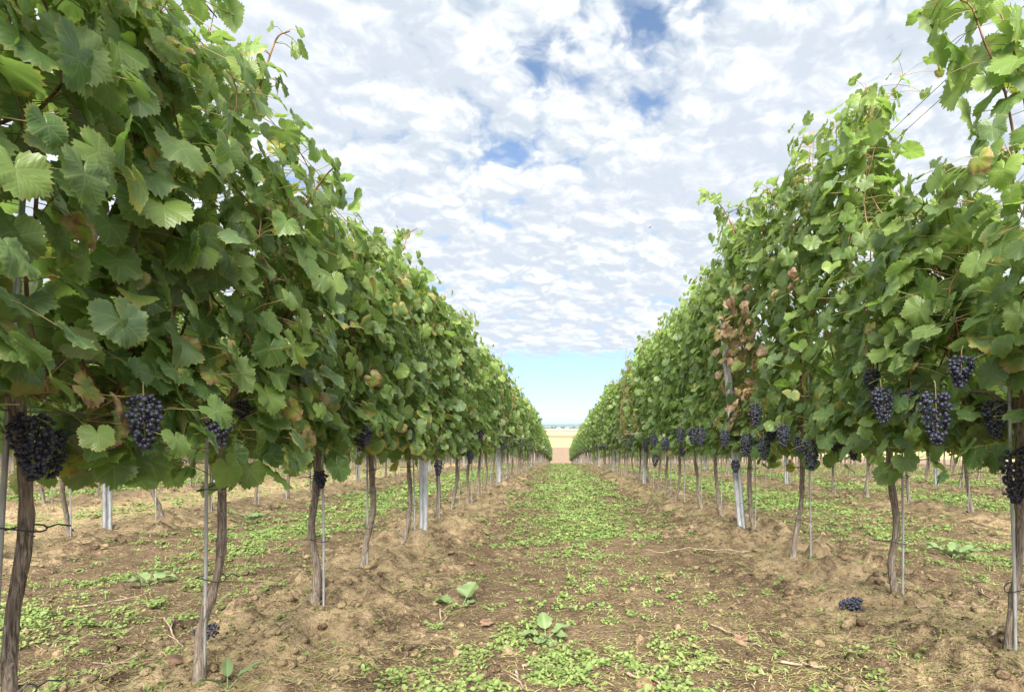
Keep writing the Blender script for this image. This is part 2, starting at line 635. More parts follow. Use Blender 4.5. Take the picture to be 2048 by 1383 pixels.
geo_y = 300 * (25000 / 300) ** (np.arange(0, 29) / 28)
gy = np.concatenate([lines([(-6, 1.5, 0.25), (1.5, 6.0, 0.026), (6, 13, 0.055), (13, 36, 0.25), (36, 84, 1.0), (84, 300, 6.0)]), geo_y])
gxh = np.concatenate([lines([(0, 2.9, 0.026), (2.9, 7.5, 0.075), (7.5, 26, 0.4), (26, 90, 3.2)]), 90 * (25000 / 90) ** (np.arange(0, 26) / 25)])
gx = np.concatenate([-gxh[:0:-1], gxh])
GX, GY = np.meshgrid(gx, gy)
xf, yf = GX.ravel(), GY.ravel()
GZ = zground(xf, yf)


def alley_u(x):
    """0 in the middle of an alley, 1 on the row line"""
    return 1 - row_dist(x) / (PITCH / 2)


def green_map(x, y):
    """how much grows here, 0..1"""
    x = np.asarray(x, float); y = np.asarray(y, float)
    un = alley_u(x)
    mid = np.exp(-(un / 0.46) ** 2)
    main = (x > ROW_L) & (x < ROW_R)
    dist = np.where(main, np.clip((y - 1.9) / 2.2, 0.22, 1.0), 0.85)
    patch = np.clip((fbm(x / 0.55, y / 0.8, 41, 3, 0.6) - 0.42) * 5, 0, 1)
    large = np.clip((fbm(x / 1.7 + 4.1, y / 2.6, 47, 2) - 0.26) * 4, 0.55, 1)
    dist = dist * np.where(main, np.maximum(large, np.clip((y - 3.5) / 3, 0, 1.0)), large)
    dist = dist * np.where((x < ROW_L - PITCH) & (x > ROW_L - 2 * PITCH), 0.25, 1.0)
    return np.clip(mid * (0.22 + 0.38 * np.clip((y - 3) / 3, 0, 1) + patch) * dist, 0, 1)


near_v = np.clip((130 - yf) / 40, 0, 1) * np.clip((110 - np.abs(xf)) / 20, 0, 1)
tanf = np.clip(np.exp(-((row_dist(xf) - 0.10) / 0.40) ** 2) * 0.70, 0, 1)
l23 = (xf < ROW_L - PITCH + 0.2) & (xf > ROW_L - 2 * PITCH - 0.3)
tanf = np.where(l23, np.maximum(tanf, 1.05), tanf)
grn = np.maximum(green_map(xf, yf), 0.55 * np.exp(-(alley_u(xf) / 0.5) ** 2) * ((xf < ROW_L - 2 * PITCH) | (xf > ROW_R + PITCH))) * np.where(yf > 4.5, 1.0, 0.45)
soil = np.stack([tanf * near_v, grn * near_v, 1 - near_v], 1)
ny, nx = len(gy), len(gx)
ii = np.arange(ny - 1)[:, None] * nx; jj = np.arange(nx - 1)[None, :]
Q = np.stack([ii + jj, ii + jj + 1, ii + nx + jj + 1, ii + nx + jj], -1).reshape(-1, 4)
ob('ground', mk_mesh('ground', np.stack([xf, yf, GZ], 1), [Q], [M_SOIL], True, {'soil': soil}), kind='structure')

# distant hills on the horizon
hx = np.linspace(-14000, 14000, 260)
hv = []
prof = np.array([0, 0.55, 0.95, 1.0, 0.6, 0.0]); dep = np.array([0, 500, 1100, 1700, 2600, 3600])
for k in range(6):
    hh = 34 + 60 * fbm(hx / 2600.0, hx * 0 + 3.3, 77, 4) + 8 * np.sin(hx / 900.0)
    hv.append(np.stack([hx, 9000 + dep[k] + 300 * np.sin(hx / 2100.0), PLAIN - 1 + hh * prof[k] * 0.82], 1))
hv = np.concatenate(hv)
i0 = np.arange(5)[:, None] * 260; j0 = np.arange(259)[None, :]
HQ = np.stack([i0 + j0, i0 + j0 + 1, i0 + 260 + j0 + 1, i0 + 260 + j0], -1).reshape(-1, 4)
M_HILL = simple_noise_mat('hill_cover', (0.045, 0.075, 0.035), (0.16, 0.16, 0.075), 0.004, 0.95, 0.05, None, 0.0)
ob('hills', mk_mesh('hills', hv, [HQ], [M_HILL]), kind='structure')


# ------------------------------------------------------------------ vine leaves
def leaf_outline(theta, lobed=1.0):
    """radius of a grape leaf blade round its petiole; theta 0 = tip"""
    a = np.abs(theta)
    k = 0.14 * (1 - lobed)
    r = np.interp(a, R(1) * np.array([0, 14, 29, 45, 56, 74, 90, 112, 132, 152, 166, 175, 180]),
                  [1.02, 0.95, 0.80 + k, 0.93, 0.98, 0.82 + k * .7, 0.78 + k * .7, 0.90, 0.89, 0.80, 0.64, 0.34, 0.06])
    return r


def leaf_template(K, rings, seed, tooth=0.055):
    rg = np.random.RandomState(seed)
    th = np.linspace(-R(178), R(178), K)
    r = leaf_outline(th, rg.uniform(0.1, 1.7))
    tt = np.where(np.arange(K) % 2 == 0, 1, -1) * tooth * rg.uniform(0.5, 1.4, K)
    r = r * (1 + tt * (np.abs(th) < R(168))) * (1 + 0.05 * (rg.rand(K) - 0.5))
    r = r * (1 + 0.05 * np.sin(th + rg.uniform(0, 6)))
    x = [np.zeros(1)]; y = [np.zeros(1)]; q = [np.zeros(1)]; tv = [np.zeros(1)]
    for k in rings:
        x.append(np.sin(th) * r * k); y.append(np.cos(th) * r * k); q.append(np.full(K, k)); tv.append(th)
    tri = np.stack([np.zeros(K - 1, int), np.arange(1, K) + 1, np.arange(1, K)], -1)
    qd = []
    for k in range(len(rings) - 1):
        b = 1 + k * K
        i = np.arange(K - 1)
        qd.append(np.stack([b + i, b + i + 1, b + K + i + 1, b + K + i], -1))
    qd = np.concatenate(qd) if qd else np.zeros((0, 4), int)
    return dict(x=np.concatenate(x), y=np.concatenate(y), q=np.concatenate(q), th=np.concatenate(tv), tri=tri, qd=qd)


T_HI = [leaf_template(58, (0.40, 0.75, 1.0), 100 + k) for k in range(8)]
T_MID = [leaf_template(26, (0.55, 1.0), 200 + k, 0.08) for k in range(4)]
T_LOW = [leaf_template(11, (1.0,), 300 + k, 0.10) for k in range(3)]


def norm(a):
    return a / (np.linalg.norm(a, axis=-1, keepdims=True) + 1e-12)


def add_leaves(acc, L, tmpl, rg, mat=0):
    """L: dict pos, nrm, tip, size, sick"""
    M = len(L['pos'])
    which = rg.randint(0, len(tmpl), M)
    n = norm(L['nrm'])
    tp = norm(L['tip'] - n * np.sum(L['tip'] * n, 1)[:, None])
    s = np.cross(tp, n)
    fold = rg.uniform(-0.10, 0.42, M); droop = rg.uniform(0.02, 0.50, M)
    wav = rg.uniform(0.02, 0.15, M); ph = rg.uniform(0, 6.28, M); wk = rg.choice([2, 3, 4], M)
    curl = rg.uniform(-0.05, 0.25, M) + np.minimum(L['sick'], 0.7) * rg.uniform(0.1, 1.2, M)
    twist = rg.uniform(-0.3, 0.3, M); crm = rg.uniform(0.02, 0.11, M)
    r1, r2 = L.get('tone', rg.rand(M)), rg.rand(M)
    for k, T in enumerate(tmpl):
        m = np.where(which == k)[0]
        if len(m) == 0:
            continue
        x, y, q, th = T['x'][None, :], T['y'][None, :], T['q'][None, :], T['th'][None, :]
        rr2 = x * x + y * y
        z = fold[m][:, None] * np.abs(x) * 0.7 - droop[m][:, None] * np.where(y > 0, y, 0) ** 2 * 0.6
        z = z + wav[m][:, None] * np.sin(wk[m][:, None] * th + ph[m][:, None]) * rr2
        z = z + crm[m][:, None] * np.sin(x * (7 + 3 * r2[m][:, None]) + ph[m][:, None]) * np.cos(y * 8.5 - 2 * ph[m][:, None]) * np.sqrt(rr2)
        z = z - curl[m][:, None] * q ** 3 * 0.35 + twist[m][:, None] * x * y * 0.5
        shrink = 1 - 0.30 * np.clip(curl[m], 0, 1)[:, None] * q ** 2
        xs = x * shrink; ys = y * shrink
        sz = L['size'][m][:, None, None]
        V = L['pos'][m][:, None, :] + sz * (xs[:, :, None] * s[m][:, None, :] + ys[:, :, None] * tp[m][:, None, :] + z[:, :, None] * n[m][:, None, :])
        nv = x.shape[1]
        o = (np.arange(len(m)) * nv)[:, None, None]
        place = np.broadcast_to(np.stack([T['x'], T['y'], T['q']], -1)[None], (len(m), nv, 3)).reshape(-1, 3)
        state = np.broadcast_to(np.stack([r1[m], L['sick'][m], r2[m]], -1)[:, None, :], (len(m), nv, 3)).reshape(-1, 3)
        acc.add(V.reshape(-1, 3), [(T['tri'][None] + o).reshape(-1, 3), (T['qd'][None] + o).reshape(-1, 4) if len(T['qd']) else []],
                mat, {'leaf_place': place, 'leaf_state': state})


def cat_leaves(ls):
    return {k: np.concatenate([l[k] for l in ls]) for k in ls[0]}


def cane_leaves(path, rg, step, half, scale=1.0, size=(0.038, 0.076), sick_p=0.07, tipsmall=True, free=False, laterals=1.0):
    """leaves hung along one cane; returns dict + petiole segments"""
    seg = np.linalg.norm(np.diff(path, axis=0), axis=1)
    s = np.r_[0, np.cumsum(seg)]
    pos_l, nrm_l, tip_l, siz_l = [], [], [], []
    pet = []
    at = np.arange(0.03, s[-1], step)
    for i, a in enumerate(at):
        p0 = np.array([np.interp(a, s, path[:, k]) for k in range(3)])
        f = a / s[-1]
        cnt = 1 + (rg.rand() < 0.75 * laterals) + (rg.rand() < 0.45 * laterals) + (rg.rand() < 0.30 * laterals) + (f > 0.62 and rg.rand() < 0.6 * laterals)
        for c in range(cnt):
            side = (1 if (i + c) % 2 else -1)
            if free:
                az = rg.uniform(0, 6.28)
                o = np.array([math.cos(az), math.sin(az), rg.uniform(-0.4, 0.5)])
            else:
                o = np.array([side * rg.uniform(0.35, 1.0), rg.uniform(-0.75, 0.75), rg.uniform(-0.35, 0.45)])
            o /= np.linalg.norm(o)
            ln = (rg.uniform(0.05, 0.11) if c == 0 else rg.uniform(0.09, half)) * scale
            if f > 0.82 and tipsmall:
                ln *= 0.7
            pj = p0 + o * ln
            pj[2] -= 0.012 * rg.rand()
            out = np.array([o[0] * 1.15, o[1] * 0.55, 0.40 + 0.38 * rg.rand()]) + rg.normal(0, 0.46, 3)
            if free:
                out = np.array([o[0], o[1], 0.7]) + rg.normal(0, 0.5, 3)
            tip = np.array([o[0] * 0.55, o[1] * 0.55, -0.95]) + rg.normal(0, 0.40, 3)
            sz = rg.uniform(*size) * scale
            if tipsmall:
                sz *= 1.0 - 0.32 * max(0, (f - 0.80) / 0.20)
            pos_l.append(pj); nrm_l.append(out); tip_l.append(tip); siz_l.append(sz)
            pet.append((p0, pj))
    M = len(pos_l)
    sick = np.where(rg.rand(M) < sick_p, rg.uniform(0.28, 0.62, M), rg.uniform(0.0, 0.25, M))
    return dict(pos=np.array(pos_l), nrm=np.array(nrm_l), tip=np.array(tip_l), size=np.array(siz_l), sick=sick), pet


def make_canes(rg, top, width, ncane, base=0.88, lean=0.0):
    out = []
    for c in range(ncane):
        y0 = (c + 0.5) / ncane * width - width / 2 + rg.uniform(-0.05, 0.05)
        x0 = rg.uniform(-0.06, 0.06)
        h = (top(y0) if callable(top) else top) + rg.uniform(-0.15, 0.10)
        pts = [np.array([x0, y0, base + rg.uniform(-0.04, 0.06)])]
        nst = 6
        for k in range(1, nst + 1):
            f = k / nst
            pts.append(np.array([x0 + rg.normal(0, 0.05) + lean * f, y0 + rg.normal(0, 0.055) + 0.05 * f * rg.uniform(-1, 1),
                                 base + (h - base) * f]))
        if rg.rand() < 0.3:                       # arching tip
            pts.append(pts[-1] + np.array([rg.uniform(-0.16, 0.16), rg.uniform(-0.12, 0.12), -0.03]))
        out.append(curve_pts(pts, 22))
    return out


def trunk_path(rg, h=0.90, bend=None):
    """a slightly crooked trunk from the soil to the head"""
    b = bend if bend is not None else rg.uniform(-0.06, 0.06, 2)
    pts = [np.array([b[0], b[1], -0.08]), np.array([b[0], b[1], 0.02]),
           np.array([b[0] * 0.55 + rg.uniform(-.012, .012), b[1] * 0.55 + rg.uniform(-.012, .012), 0.16]),
           np.array([b[0] * 0.1 + rg.uniform(-.02, .02), b[1] * 0.1 + rg.uniform(-.02, .02), 0.36]),
           np.array([rg.uniform(-.015, .015), rg.uniform(-.02, .02), 0.60]),
           np.array([rg.uniform(-.012, .012), rg.uniform(-.02, .02), h])]
    return pts


def trunk_mesh(name, rg, rad=0.021, h=0.90, bend=None, n=56, seg=14, arms=0.40, extra=None):
    acc = Acc()
    pts = trunk_path(rg, h, bend)
    P = curve_pts(pts, n)
    z = P[:, 2]
    r = rad * (1.0 + 0.75 * np.exp(-np.clip(z, 0, None) / 0.07) + 0.25 * np.exp(-((z - 0.86) / 0.08) ** 2))
    for k in range(3):
        zc = rg.uniform(0.05, 0.8)
        r = r * (1 + rg.uniform(0.1, 0.35) * np.exp(-((z - zc) / 0.022) ** 2))
    V, pl = tube(P, r, seg, 0.20, rg.randint(1, 999), True, 7 if seg > 8 else 0)
    acc.add(V, pl, 0)
    head = np.array(pts[-1])
    for sgn in (-1, 1):
        a = curve_pts([head + (0, 0, -0.05), head + (rg.uniform(-.01, .01), sgn * arms * 0.4, 0.03), head + (rg.uniform(-.02, .02), sgn * arms, 0.0)], max(6, n // 5))
        V, pl = tube(a, np.linspace(rad * 0.8, rad * 0.38, len(a)), max(5, seg // 2), 0.15, rg.randint(1, 999))
        acc.add(V, pl, 0)
    for k in range(4 if seg > 8 else 0):                    # stubs of old spurs and peeling bark
        i = rg.randint(n // 4, n - 4)
        dv = np.array([rg.uniform(-1, 1), rg.uniform(-1, 1), rg.uniform(0.2, 1.0)]); dv /= np.linalg.norm(dv)
        L = rg.uniform(0.02, 0.05)
        q = np.linspace(0, 1, 5)[:, None]
        V, pl = tube(P[i] + dv * L * q, np.linspace(0.007, 0.003, 5), 6, 0.2, k)
        acc.add(V, pl, 0)
    if extra:
        for V, pl in extra:
            acc.add(V, pl, 1)
    return acc.mesh(name, [M_BARK, M_CANE]), pts


# ------------------------------------------------------------------ grape bunches
def bunch_mesh(name, seed, length=0.17, width=0.085, nb=78, sub=2):
    rg = np.random.RandomState(seed)
    sv, sf = icosphere(sub)
    acc = Acc()
    C = []
    for i in range(nb * 30):
        if len(C) >= nb:
            break
        f = rg.rand() ** 0.8
        w = width / 2 * (0.55 + 0.75 * math.sin(min(1.0, f * 2.2 + 0.15) * math.pi / 2)) * (1 - 0.72 * f ** 1.6)
        a = rg.uniform(0, 6.28); q = math.sqrt(rg.uniform(0.25, 1.0))
        c = np.array([math.cos(a) * w * q, math.sin(a) * w * q, -0.025 - f * (length - 0.03)])
        if all(np.linalg.norm(c - e) > 0.0113 for e in C):
            C.append(c)
    for c in C:
        r = rg.uniform(0.0064, 0.0086)
        acc.add(c + sv * r * np.array([1, 1, rg.uniform(1.0, 1.12)]), [sf], 0,
                {'berry': np.tile([rg.rand(), rg.rand(), 0], (len(sv), 1))})
    st = curve_pts([(0.004, 0, 0.018), (0, 0.003, 0.0), (0, 0, -length * 0.5), (0, 0, -length * 0.8)], 12)
    V, pl = tube(st, 0.0022, 5)
    acc.add(V, pl, 1, {'berry': np.zeros((len(V), 3))})
    return acc.mesh(name, [M_BERRY, M_PETIOLE])


BUNCH = [bunch_mesh('grape_bunch', 10 + k, *q) for k, q in enumerate(
    [(0.20, 0.090, 125), (0.24, 0.105, 165), (0.15, 0.080, 85), (0.25, 0.095, 150)])]
BUNCH_FAR = [bunch_mesh('grape_bunch', 30 + k, *q, 1) for k, q in enumerate([(0.17, 0.10, 34), (0.14, 0.09, 28)])]


# ------------------------------------------------------------------ grapevines
ORD = ['first', 'second', 'third', 'fourth', 'fifth', 'sixth', 'seventh', 'eighth', 'ninth', 'tenth', 'eleventh', 'twelfth']


def hide_front(L, keep, pts, side, r=0.062):
    """thin the leaves that would hang straight in front of a bunch on the alley side"""
    if not pts:
        return L
    ok = np.ones(len(L['pos']), bool)
    c = L['pos'] + norm(L['tip']) * L['size'][:, None] * 0.45
    for b, cl in pts:
        d = cl - b
        ln = np.linalg.norm(d); d = d / ln
        rel = c - b
        a = rel @ d
        perp = np.linalg.norm(rel - a[:, None] * d, axis=1)
        ok &= ~((a > -0.03) & (perp < r + L['size'] * 0.55))
    return {k: v[ok] for k, v in L.items()}


def near_vine(row_x, y, side, label, top=2.05, seed=0, rad=0.0155, bend=None, bunches=(), width=0.92, ncane=8, step=0.047,
              brown=None, shoots=(), tone=(0.0, 0.9), half=0.24, hi=True, group=None, sick_p=0.07, base=0.86):
    """a vine with trunk, canes, foliage and bunches, each its own mesh"""
    rg = np.random.RandomState(seed)
    z0 = zb1(row_x, y)
    org = np.array([row_x, y, z0])
    root = ob('grapevine', None, None, org, label=label, cat='grapevine', group=group)
    tm, _ = trunk_mesh('trunk', rg, rad, 0.90, bend)
    ob('trunk', tm, root)
    canes = make_canes(rg, top, width, ncane, base)
    leaves = []; pets = []
    for c in canes:
        L, pt = cane_leaves(c, rg, step, half, sick_p=sick_p)
        leaves.append(L); pets += pt
    # skirt of leaves hanging below the cordon
    for k in range(4):
        yy = np.linspace(-width / 2, width / 2, 10)
        ln = np.stack([rg.normal(0, 0.03, 10), yy, base - 0.045 * k + 0.05 * np.sin(yy * 9 + seed) + rg.normal(0, 0.03, 10)], 1)
        L, pt = cane_leaves(ln, rg, 0.070 + 0.02 * k, 0.20, sick_p=sick_p * 1.6, tipsmall=False)
        leaves.append(L); pets += pt
    for sh in shoots:
        P = curve_pts([np.array(q) - org for q in sh['pts']], 18)
        canes.append(P)
        L, pt = cane_leaves(P, rg, sh.get('step', 0.05), 0.12, sh.get('scale', 0.9), free=True, sick_p=0.02, laterals=sh.get('lat', 0.6))
        leaves.append(L); pets += pt
    L = cat_leaves(leaves)
    bl = []
    camv = np.array([0, 0, CAM_Z]) - org
    for b in bunches:
        q = np.array(b[0]) - org
        for zz in (-0.02, -0.09, -0.15):
            bl.append((q + (0, 0, zz), camv))
    L = hide_front(L, None, bl, side, 0.026 if side > 0 else 0.024)
    M = len(L['pos'])
    L['tone'] = rg.uniform(tone[0], tone[1], M) * 0.6 + 0.4 * tone[1] * np.clip((L['pos'][:, 2] - 0.8) / 1.5, 0, 1)
    if brown is not None:
        for bc, br, pr in brown:
            dd = np.linalg.norm((L['pos'] + org - np.array(bc)) / np.array(br), axis=1)
            m = (dd < 1) & (rg.rand(M) < pr)
            L['sick'] = np.where(m, rg.uniform(0.65, 1.3, M), L['sick'])
    acc = Acc()
    add_leaves(acc, L, T_HI if hi else T_MID, rg, 0)
    ns = 3 if hi else 0
    if ns:
        for a, b in pets:
            mid = 0.5 * (a + b) + np.array([0, 0, 0.012])
            V, pl = tube(np.array([a, mid, b]), 0.0013, 3, cap=False)
            acc.add(V, pl, 1, {'leaf_place': np.zeros((len(V), 3)), 'leaf_state': np.zeros((len(V), 3))})
    ob('foliage', acc.mesh('foliage', [M_LEAF, M_PETIOLE]), root)
    for c in canes:
        V, pl = tube(c, np.linspace(0.0048, 0.0018, len(c)), 6, 0.12, rg.randint(1, 99))
        ob('cane', mk_mesh('cane', V, pl, [M_CANE]), root)
    for b in bunches:
        o = ob('grape_bunch', BUNCH[b[1] % 4], root, np.array(b[0]) - org, (rg.uniform(-.1, .1), rg.uniform(-.1, .1), rg.uniform(0, 6.28)))
        s = b[2] if len(b) > 2 else 1.0
        o.scale = ((0.74 if side > 0 else 0.84) * s,) * 3
    return root


# ---- the vines of the two rows along the alley, nearest first
L1_Y = [0.30, 1.157, 1.84, 2.60, 3.36, 4.26, 5.14, 6.14, 7.05, 7.95]
R1_Y = [1.05, 1.96, 2.72, 3.70, 4.74, 5.72, 6.55, 7.40, 8.30]


def lb(px, py, X=-0.82):
    return spot(px, py, X - 0.08)


LEFT_BUNCH = {1: [(lb(62, 810, -0.97), 1, 0.85), (lb(100, 845, -1.0), 0, 0.8), (lb(285, 775, -0.86), 0, 0.95)],
              2: [(lb(440, 812, -0.86), 2, 1.0), (lb(482, 790, -1.0), 2, 0.8)],
              3: [(lb(640, 935, -0.98), 2, 0.85), (lb(732, 850, -0.88), 2, 0.9)],
              4: [(lb(720, 850, -0.92), 0, 0.9)],
              5: [(lb(878, 915, -0.9), 0, 1.0), (lb(820, 850, -0.86), 2, 1.0)],
              6: [(lb(940, 900, -0.9), 0, 1.0)], 7: [(lb(960, 855, -0.85), 0, 1.1)], 8: [(lb(925, 885, -1.0), 0, 1.0)]}
RIGHT_BUNCH = {1: [(spot(2036, 880, 1.50), 3, 1.0), (spot(1925, 700, 1.36), 2, 1.0), (spot(1870, 770, 1.32), 1, 1.05), (spot(1990, 790, 1.5), 0, 0.9)],
               2: [(spot(1762, 765, 1.32), 0, 1.0), (spot(1820, 770, 1.42), 2, 0.9), (spot(1745, 730, 1.40), 2, 0.9)],
               3: [(spot(1622, 870, 1.40), 1, 0.95), (spot(1600, 865, 1.45), 2, 1.0), (spot(1566, 842, 1.30), 0, 0.9), (spot(1672, 865, 1.5), 2, 1.0), (spot(1708, 868, 1.55), 2, 1.1)],
               4: [(spot(1510, 800, 1.27), 0, 1.0), (spot(1495, 860, 1.30), 0, 1.1), (spot(1526, 868, 1.34), 0, 1.0), (spot(1542, 845, 1.36), 2, 1.0), (spot(1470, 915, 1.45), 2, 1.0)],
               5: [(spot(1452, 855, 1.30), 0, 0.9), (spot(1400, 850, 1.25), 0, 1.1)],
               6: [(spot(1385, 850, 1.28), 0, 1.1), (spot(1362, 850, 1.30), 1, 1.0), (spot(1366, 890, 1.35), 2, 1.0)],
               7: [(spot(1330, 870, 1.28), 0, 1.2), (spot(1312, 905, 1.36), 1, 1.0)],
               8: [(spot(1306, 865, 1.28), 0, 1.2), (spot(1290, 880, 1.4), 0, 1.2)]}

near_left_words = ['half out of the photo at the left edge', 'thick dark trunk cut by the left edge of the photo', 'upright stake and swollen base, second trunk from the left edge',
                   'dark straight trunk, third from the left edge', 'trunk leaning at its foot, fourth from the left edge', 'thin trunk behind the first steel post',
                   'trunk just past the first steel post']
near_right_words = ['overhanging the right edge of the photo', 'tall shoot against the sky and trunk at the right edge', 'tall crooked trunk, second from the right edge',
                    'bent foot, third from the right edge', 'brown dried leaves beside the leaning steel post']

for i, y in enumerate(L1_Y):
    kw = {}
    if i == 2:
        kw = dict(bend=np.array([-0.035, -0.02]), rad=0.0128)
        kw['shoots'] = [dict(pts=[(-1.06, 1.98, 1.85), (-1.02, 2.0, 2.02), (-0.99, 2.02, 2.14), (-0.95, 2.03, 2.17)], scale=0.75, lat=0.9)]
    if i == 1:
        kw = dict(rad=0.0118, bend=np.array([0.0, 0.0]))
    if i == 3:
        kw = dict(bend=np.array([0.0, 0.0]))
        kw['shoots'] = [dict(pts=[(-0.95, 2.15, 1.60), (-0.86, 2.12, 1.70), (-0.80, 2.10, 1.735)], scale=0.45, lat=0.0, step=0.14)]
    if i == 4:
        kw = dict(bend=np.array([-0.05, 0.03]))
        kw['shoots'] = [dict(pts=[(-0.95, 3.5, 1.85), (-0.92, 3.52, 1.95), (-0.86, 3.5, 1.98)], scale=0.55)]
    lab = ('grapevine left of the alley, ' + near_left_words[i]) if i < len(near_left_words) else 'grapevine left of the alley, %s beyond the first steel post' % ORD[i - 6]
    near_vine(ROW_L, y, 1, lab, top=[2.0, 2.0, 1.98, 1.80, 1.95, 2.04, 2.04, 2.06, 2.0, 2.05][i], seed=900 + i, bunches=LEFT_BUNCH.get(i, ()), hi=i < 8,
              tone=(0.15, 0.95), sick_p=0.13, half=0.21, **kw)
R_TOP = [1.50, lambda o: 1.66 + 0.22 * o, lambda o: 1.86 if o < 0.08 else 2.68, 2.60, 2.62, 2.46, 2.42, 2.42, 2.42]
for i, y in enumerate(R1_Y):
    kw = {}
    if i == 1:
        kw['shoots'] = [dict(pts=[(1.58, 1.98, 1.70), (1.50, 1.94, 1.92), (1.42, 1.92, 2.06), (1.36, 1.91, 2.18), (1.25, 1.9, 2.19)], scale=1.2, lat=0.8, step=0.06),
                        dict(pts=[(1.60, 1.95, 1.75), (1.56, 1.95, 1.98), (1.50, 1.94, 2.14), (1.48, 1.94, 2.2)], scale=1.15, lat=0.7, step=0.07)]
        kw['rad'] = 0.012
    if i == 2:
        kw = dict(rad=0.0145, bend=np.array([0.03, 0.0]))
    if i == 3:
        kw = dict(rad=0.0145, bend=np.array([-0.05, 0.02]))
    if i == 4:
        kw['shoots'] = [dict(pts=[(1.4, 4.55, 2.3), (1.28, 4.5, 2.48), (1.18, 4.5, 2.56), (1.09, 4.5, 2.62)], scale=0.8)]
        kw['brown'] = [((1.27, 4.5, 1.25), (0.26, 0.50, 0.55), 0.85), ((1.3, 4.4, 1.75), (0.2, 0.3, 0.15), 0.2)]
    if i == 3:
        kw['brown'] = [((1.30, 3.35, 1.62), (0.16, 0.16, 0.14), 0.8), ((1.28, 4.2, 1.2), (0.2, 0.3, 0.45), 0.6)]
    lab = ('grapevine right of the alley, ' + near_right_words[i]) if i < len(near_right_words) else 'grapevine right of the alley, %s beyond the leaning steel post' % ORD[i - 5]
    near_vine(ROW_R, y, -1, lab, top=R_TOP[i], seed=500 + i, bunches=RIGHT_BUNCH.get(i, ()), hi=i < 6, width=1.0, tone=(0.2, 1.0), sick_p=0.05, **kw)

# ---- shared meshes for the vines further off
def far_variant(seed, top, tmpl, step, lod, tone, size=(0.05, 0.085)):
    rg = np.random.RandomState(seed)
    canes = make_canes(rg, top, 0.95, 7, 0.86)
    ls = []
    for c in canes:
        L, pt = cane_leaves(c, rg, step, 0.25, size=size, sick_p=0.06)
        ls.append(L)
    yy = np.linspace(-0.47, 0.47, 8)
    for k in range(3):
        ln = np.stack([rg.normal(0, 0.03, 8), yy, 0.86 - 0.03 * k + rg.normal(0, 0.03, 8)], 1)
        ls.append(cane_leaves(ln, rg, 0.08, 0.22, size=size, tipsmall=False, sick_p=0.1)[0])
    if rg.rand() < 0.6:
        y0 = rg.uniform(-.4, .4)
        P = curve_pts([(0, y0, top - 0.2), (rg.uniform(-.1, .1), y0, top + 0.02), (rg.uniform(-.15, .15), y0 + 0.05, top + 0.16)], 10)
        canes.append(P)
        ls.append(cane_leaves(P, rg, 0.06, 0.1, 0.75, free=True)[0])
    L = cat_leaves(ls)
    M = len(L['pos'])
    L['tone'] = rg.uniform(tone[0], tone[1], M) * 0.6 + 0.4 * tone[1] * np.clip((L['pos'][:, 2] - 0.8) / 1.5, 0, 1)
    acc = Acc()
    add_leaves(acc, L, tmpl, rg)
    fo = acc.mesh('foliage', [M_LEAF if lod == 0 else M_LEAF_FAR])
    ex = [tube(c[::3], np.linspace(0.0048, 0.002, len(c[::3])), 4) for c in canes]
    tm, _ = trunk_mesh('trunk', rg, 0.0155, 0.90, None, 40 if lod == 0 else 14, 10 if lod == 0 else 6, extra=ex)
    return tm, fo


VAR_L = [far_variant(40 + k, 2.08 + 0.05 * (k % 3 - 1), T_MID, 0.055, 0, (0.15, 0.95)) for k in range(6)]
VAR_R = [far_variant(60 + k, 2.40 + 0.05 * (k % 3 - 1), T_MID, 0.055, 0, (0.2, 1.0)) for k in range(6)]
FAR_L = [far_variant(80 + k, 2.08, T_LOW, 0.068, 1, (0.1, 0.85), (0.055, 0.085)) for k in range(4)]
FAR_R = [far_variant(90 + k, 2.36, T_LOW, 0.068, 1, (0.25, 1.0), (0.055, 0.085)) for k in range(4)]

vine_rg = np.random.RandomState(5)
STAKES = []           # (x, y, ordinal label or None, group)


def far_vine(x, y, variants, label, group, bunch=2, side=1, sx=1.0):
    tm, fo = variants[vine_rg.randint(len(variants))]
    root = ob('grapevine', None, None, (x + vine_rg.normal(0, 0.03), y, zb1(x, y)), (0, 0, vine_rg.choice([0, math.pi]) + vine_rg.normal(0, 0.08)), label, 'grapevine', group)
    root.scale = (vine_rg.uniform(0.85, 1.15), 1, vine_rg.uniform(0.92, 1.06))
    ob('trunk', tm, root, (0, 0, 0), (0, 0, vine_rg.uniform(0, 6.28) if y < 14 else 0))
    ob('foliage', fo, root)
    sg = side if abs(root.rotation_euler.z) < 1.5 else -side
    for k in range(bunch):
        ob('grape_bunch', BUNCH_FAR[k % 2], root, (sg * vine_rg.uniform(0.12, 0.27), vine_rg.uniform(-.4, .4), vine_rg.uniform(0.78, 1.02)), (0, 0, vine_rg.uniform(0, 6)))
    return root


def seq(a, b, s):
    o = []
    while a < b:
        o.append(a + vine_rg.uniform(-0.06, 0.06)); a += s
    return o


ROW_END = 72.0
POST_Y = [4.6 + 6 * k for k in range(12)]


def along(y):
    k = sum(1 for q in POST_Y if q < y)
    return k


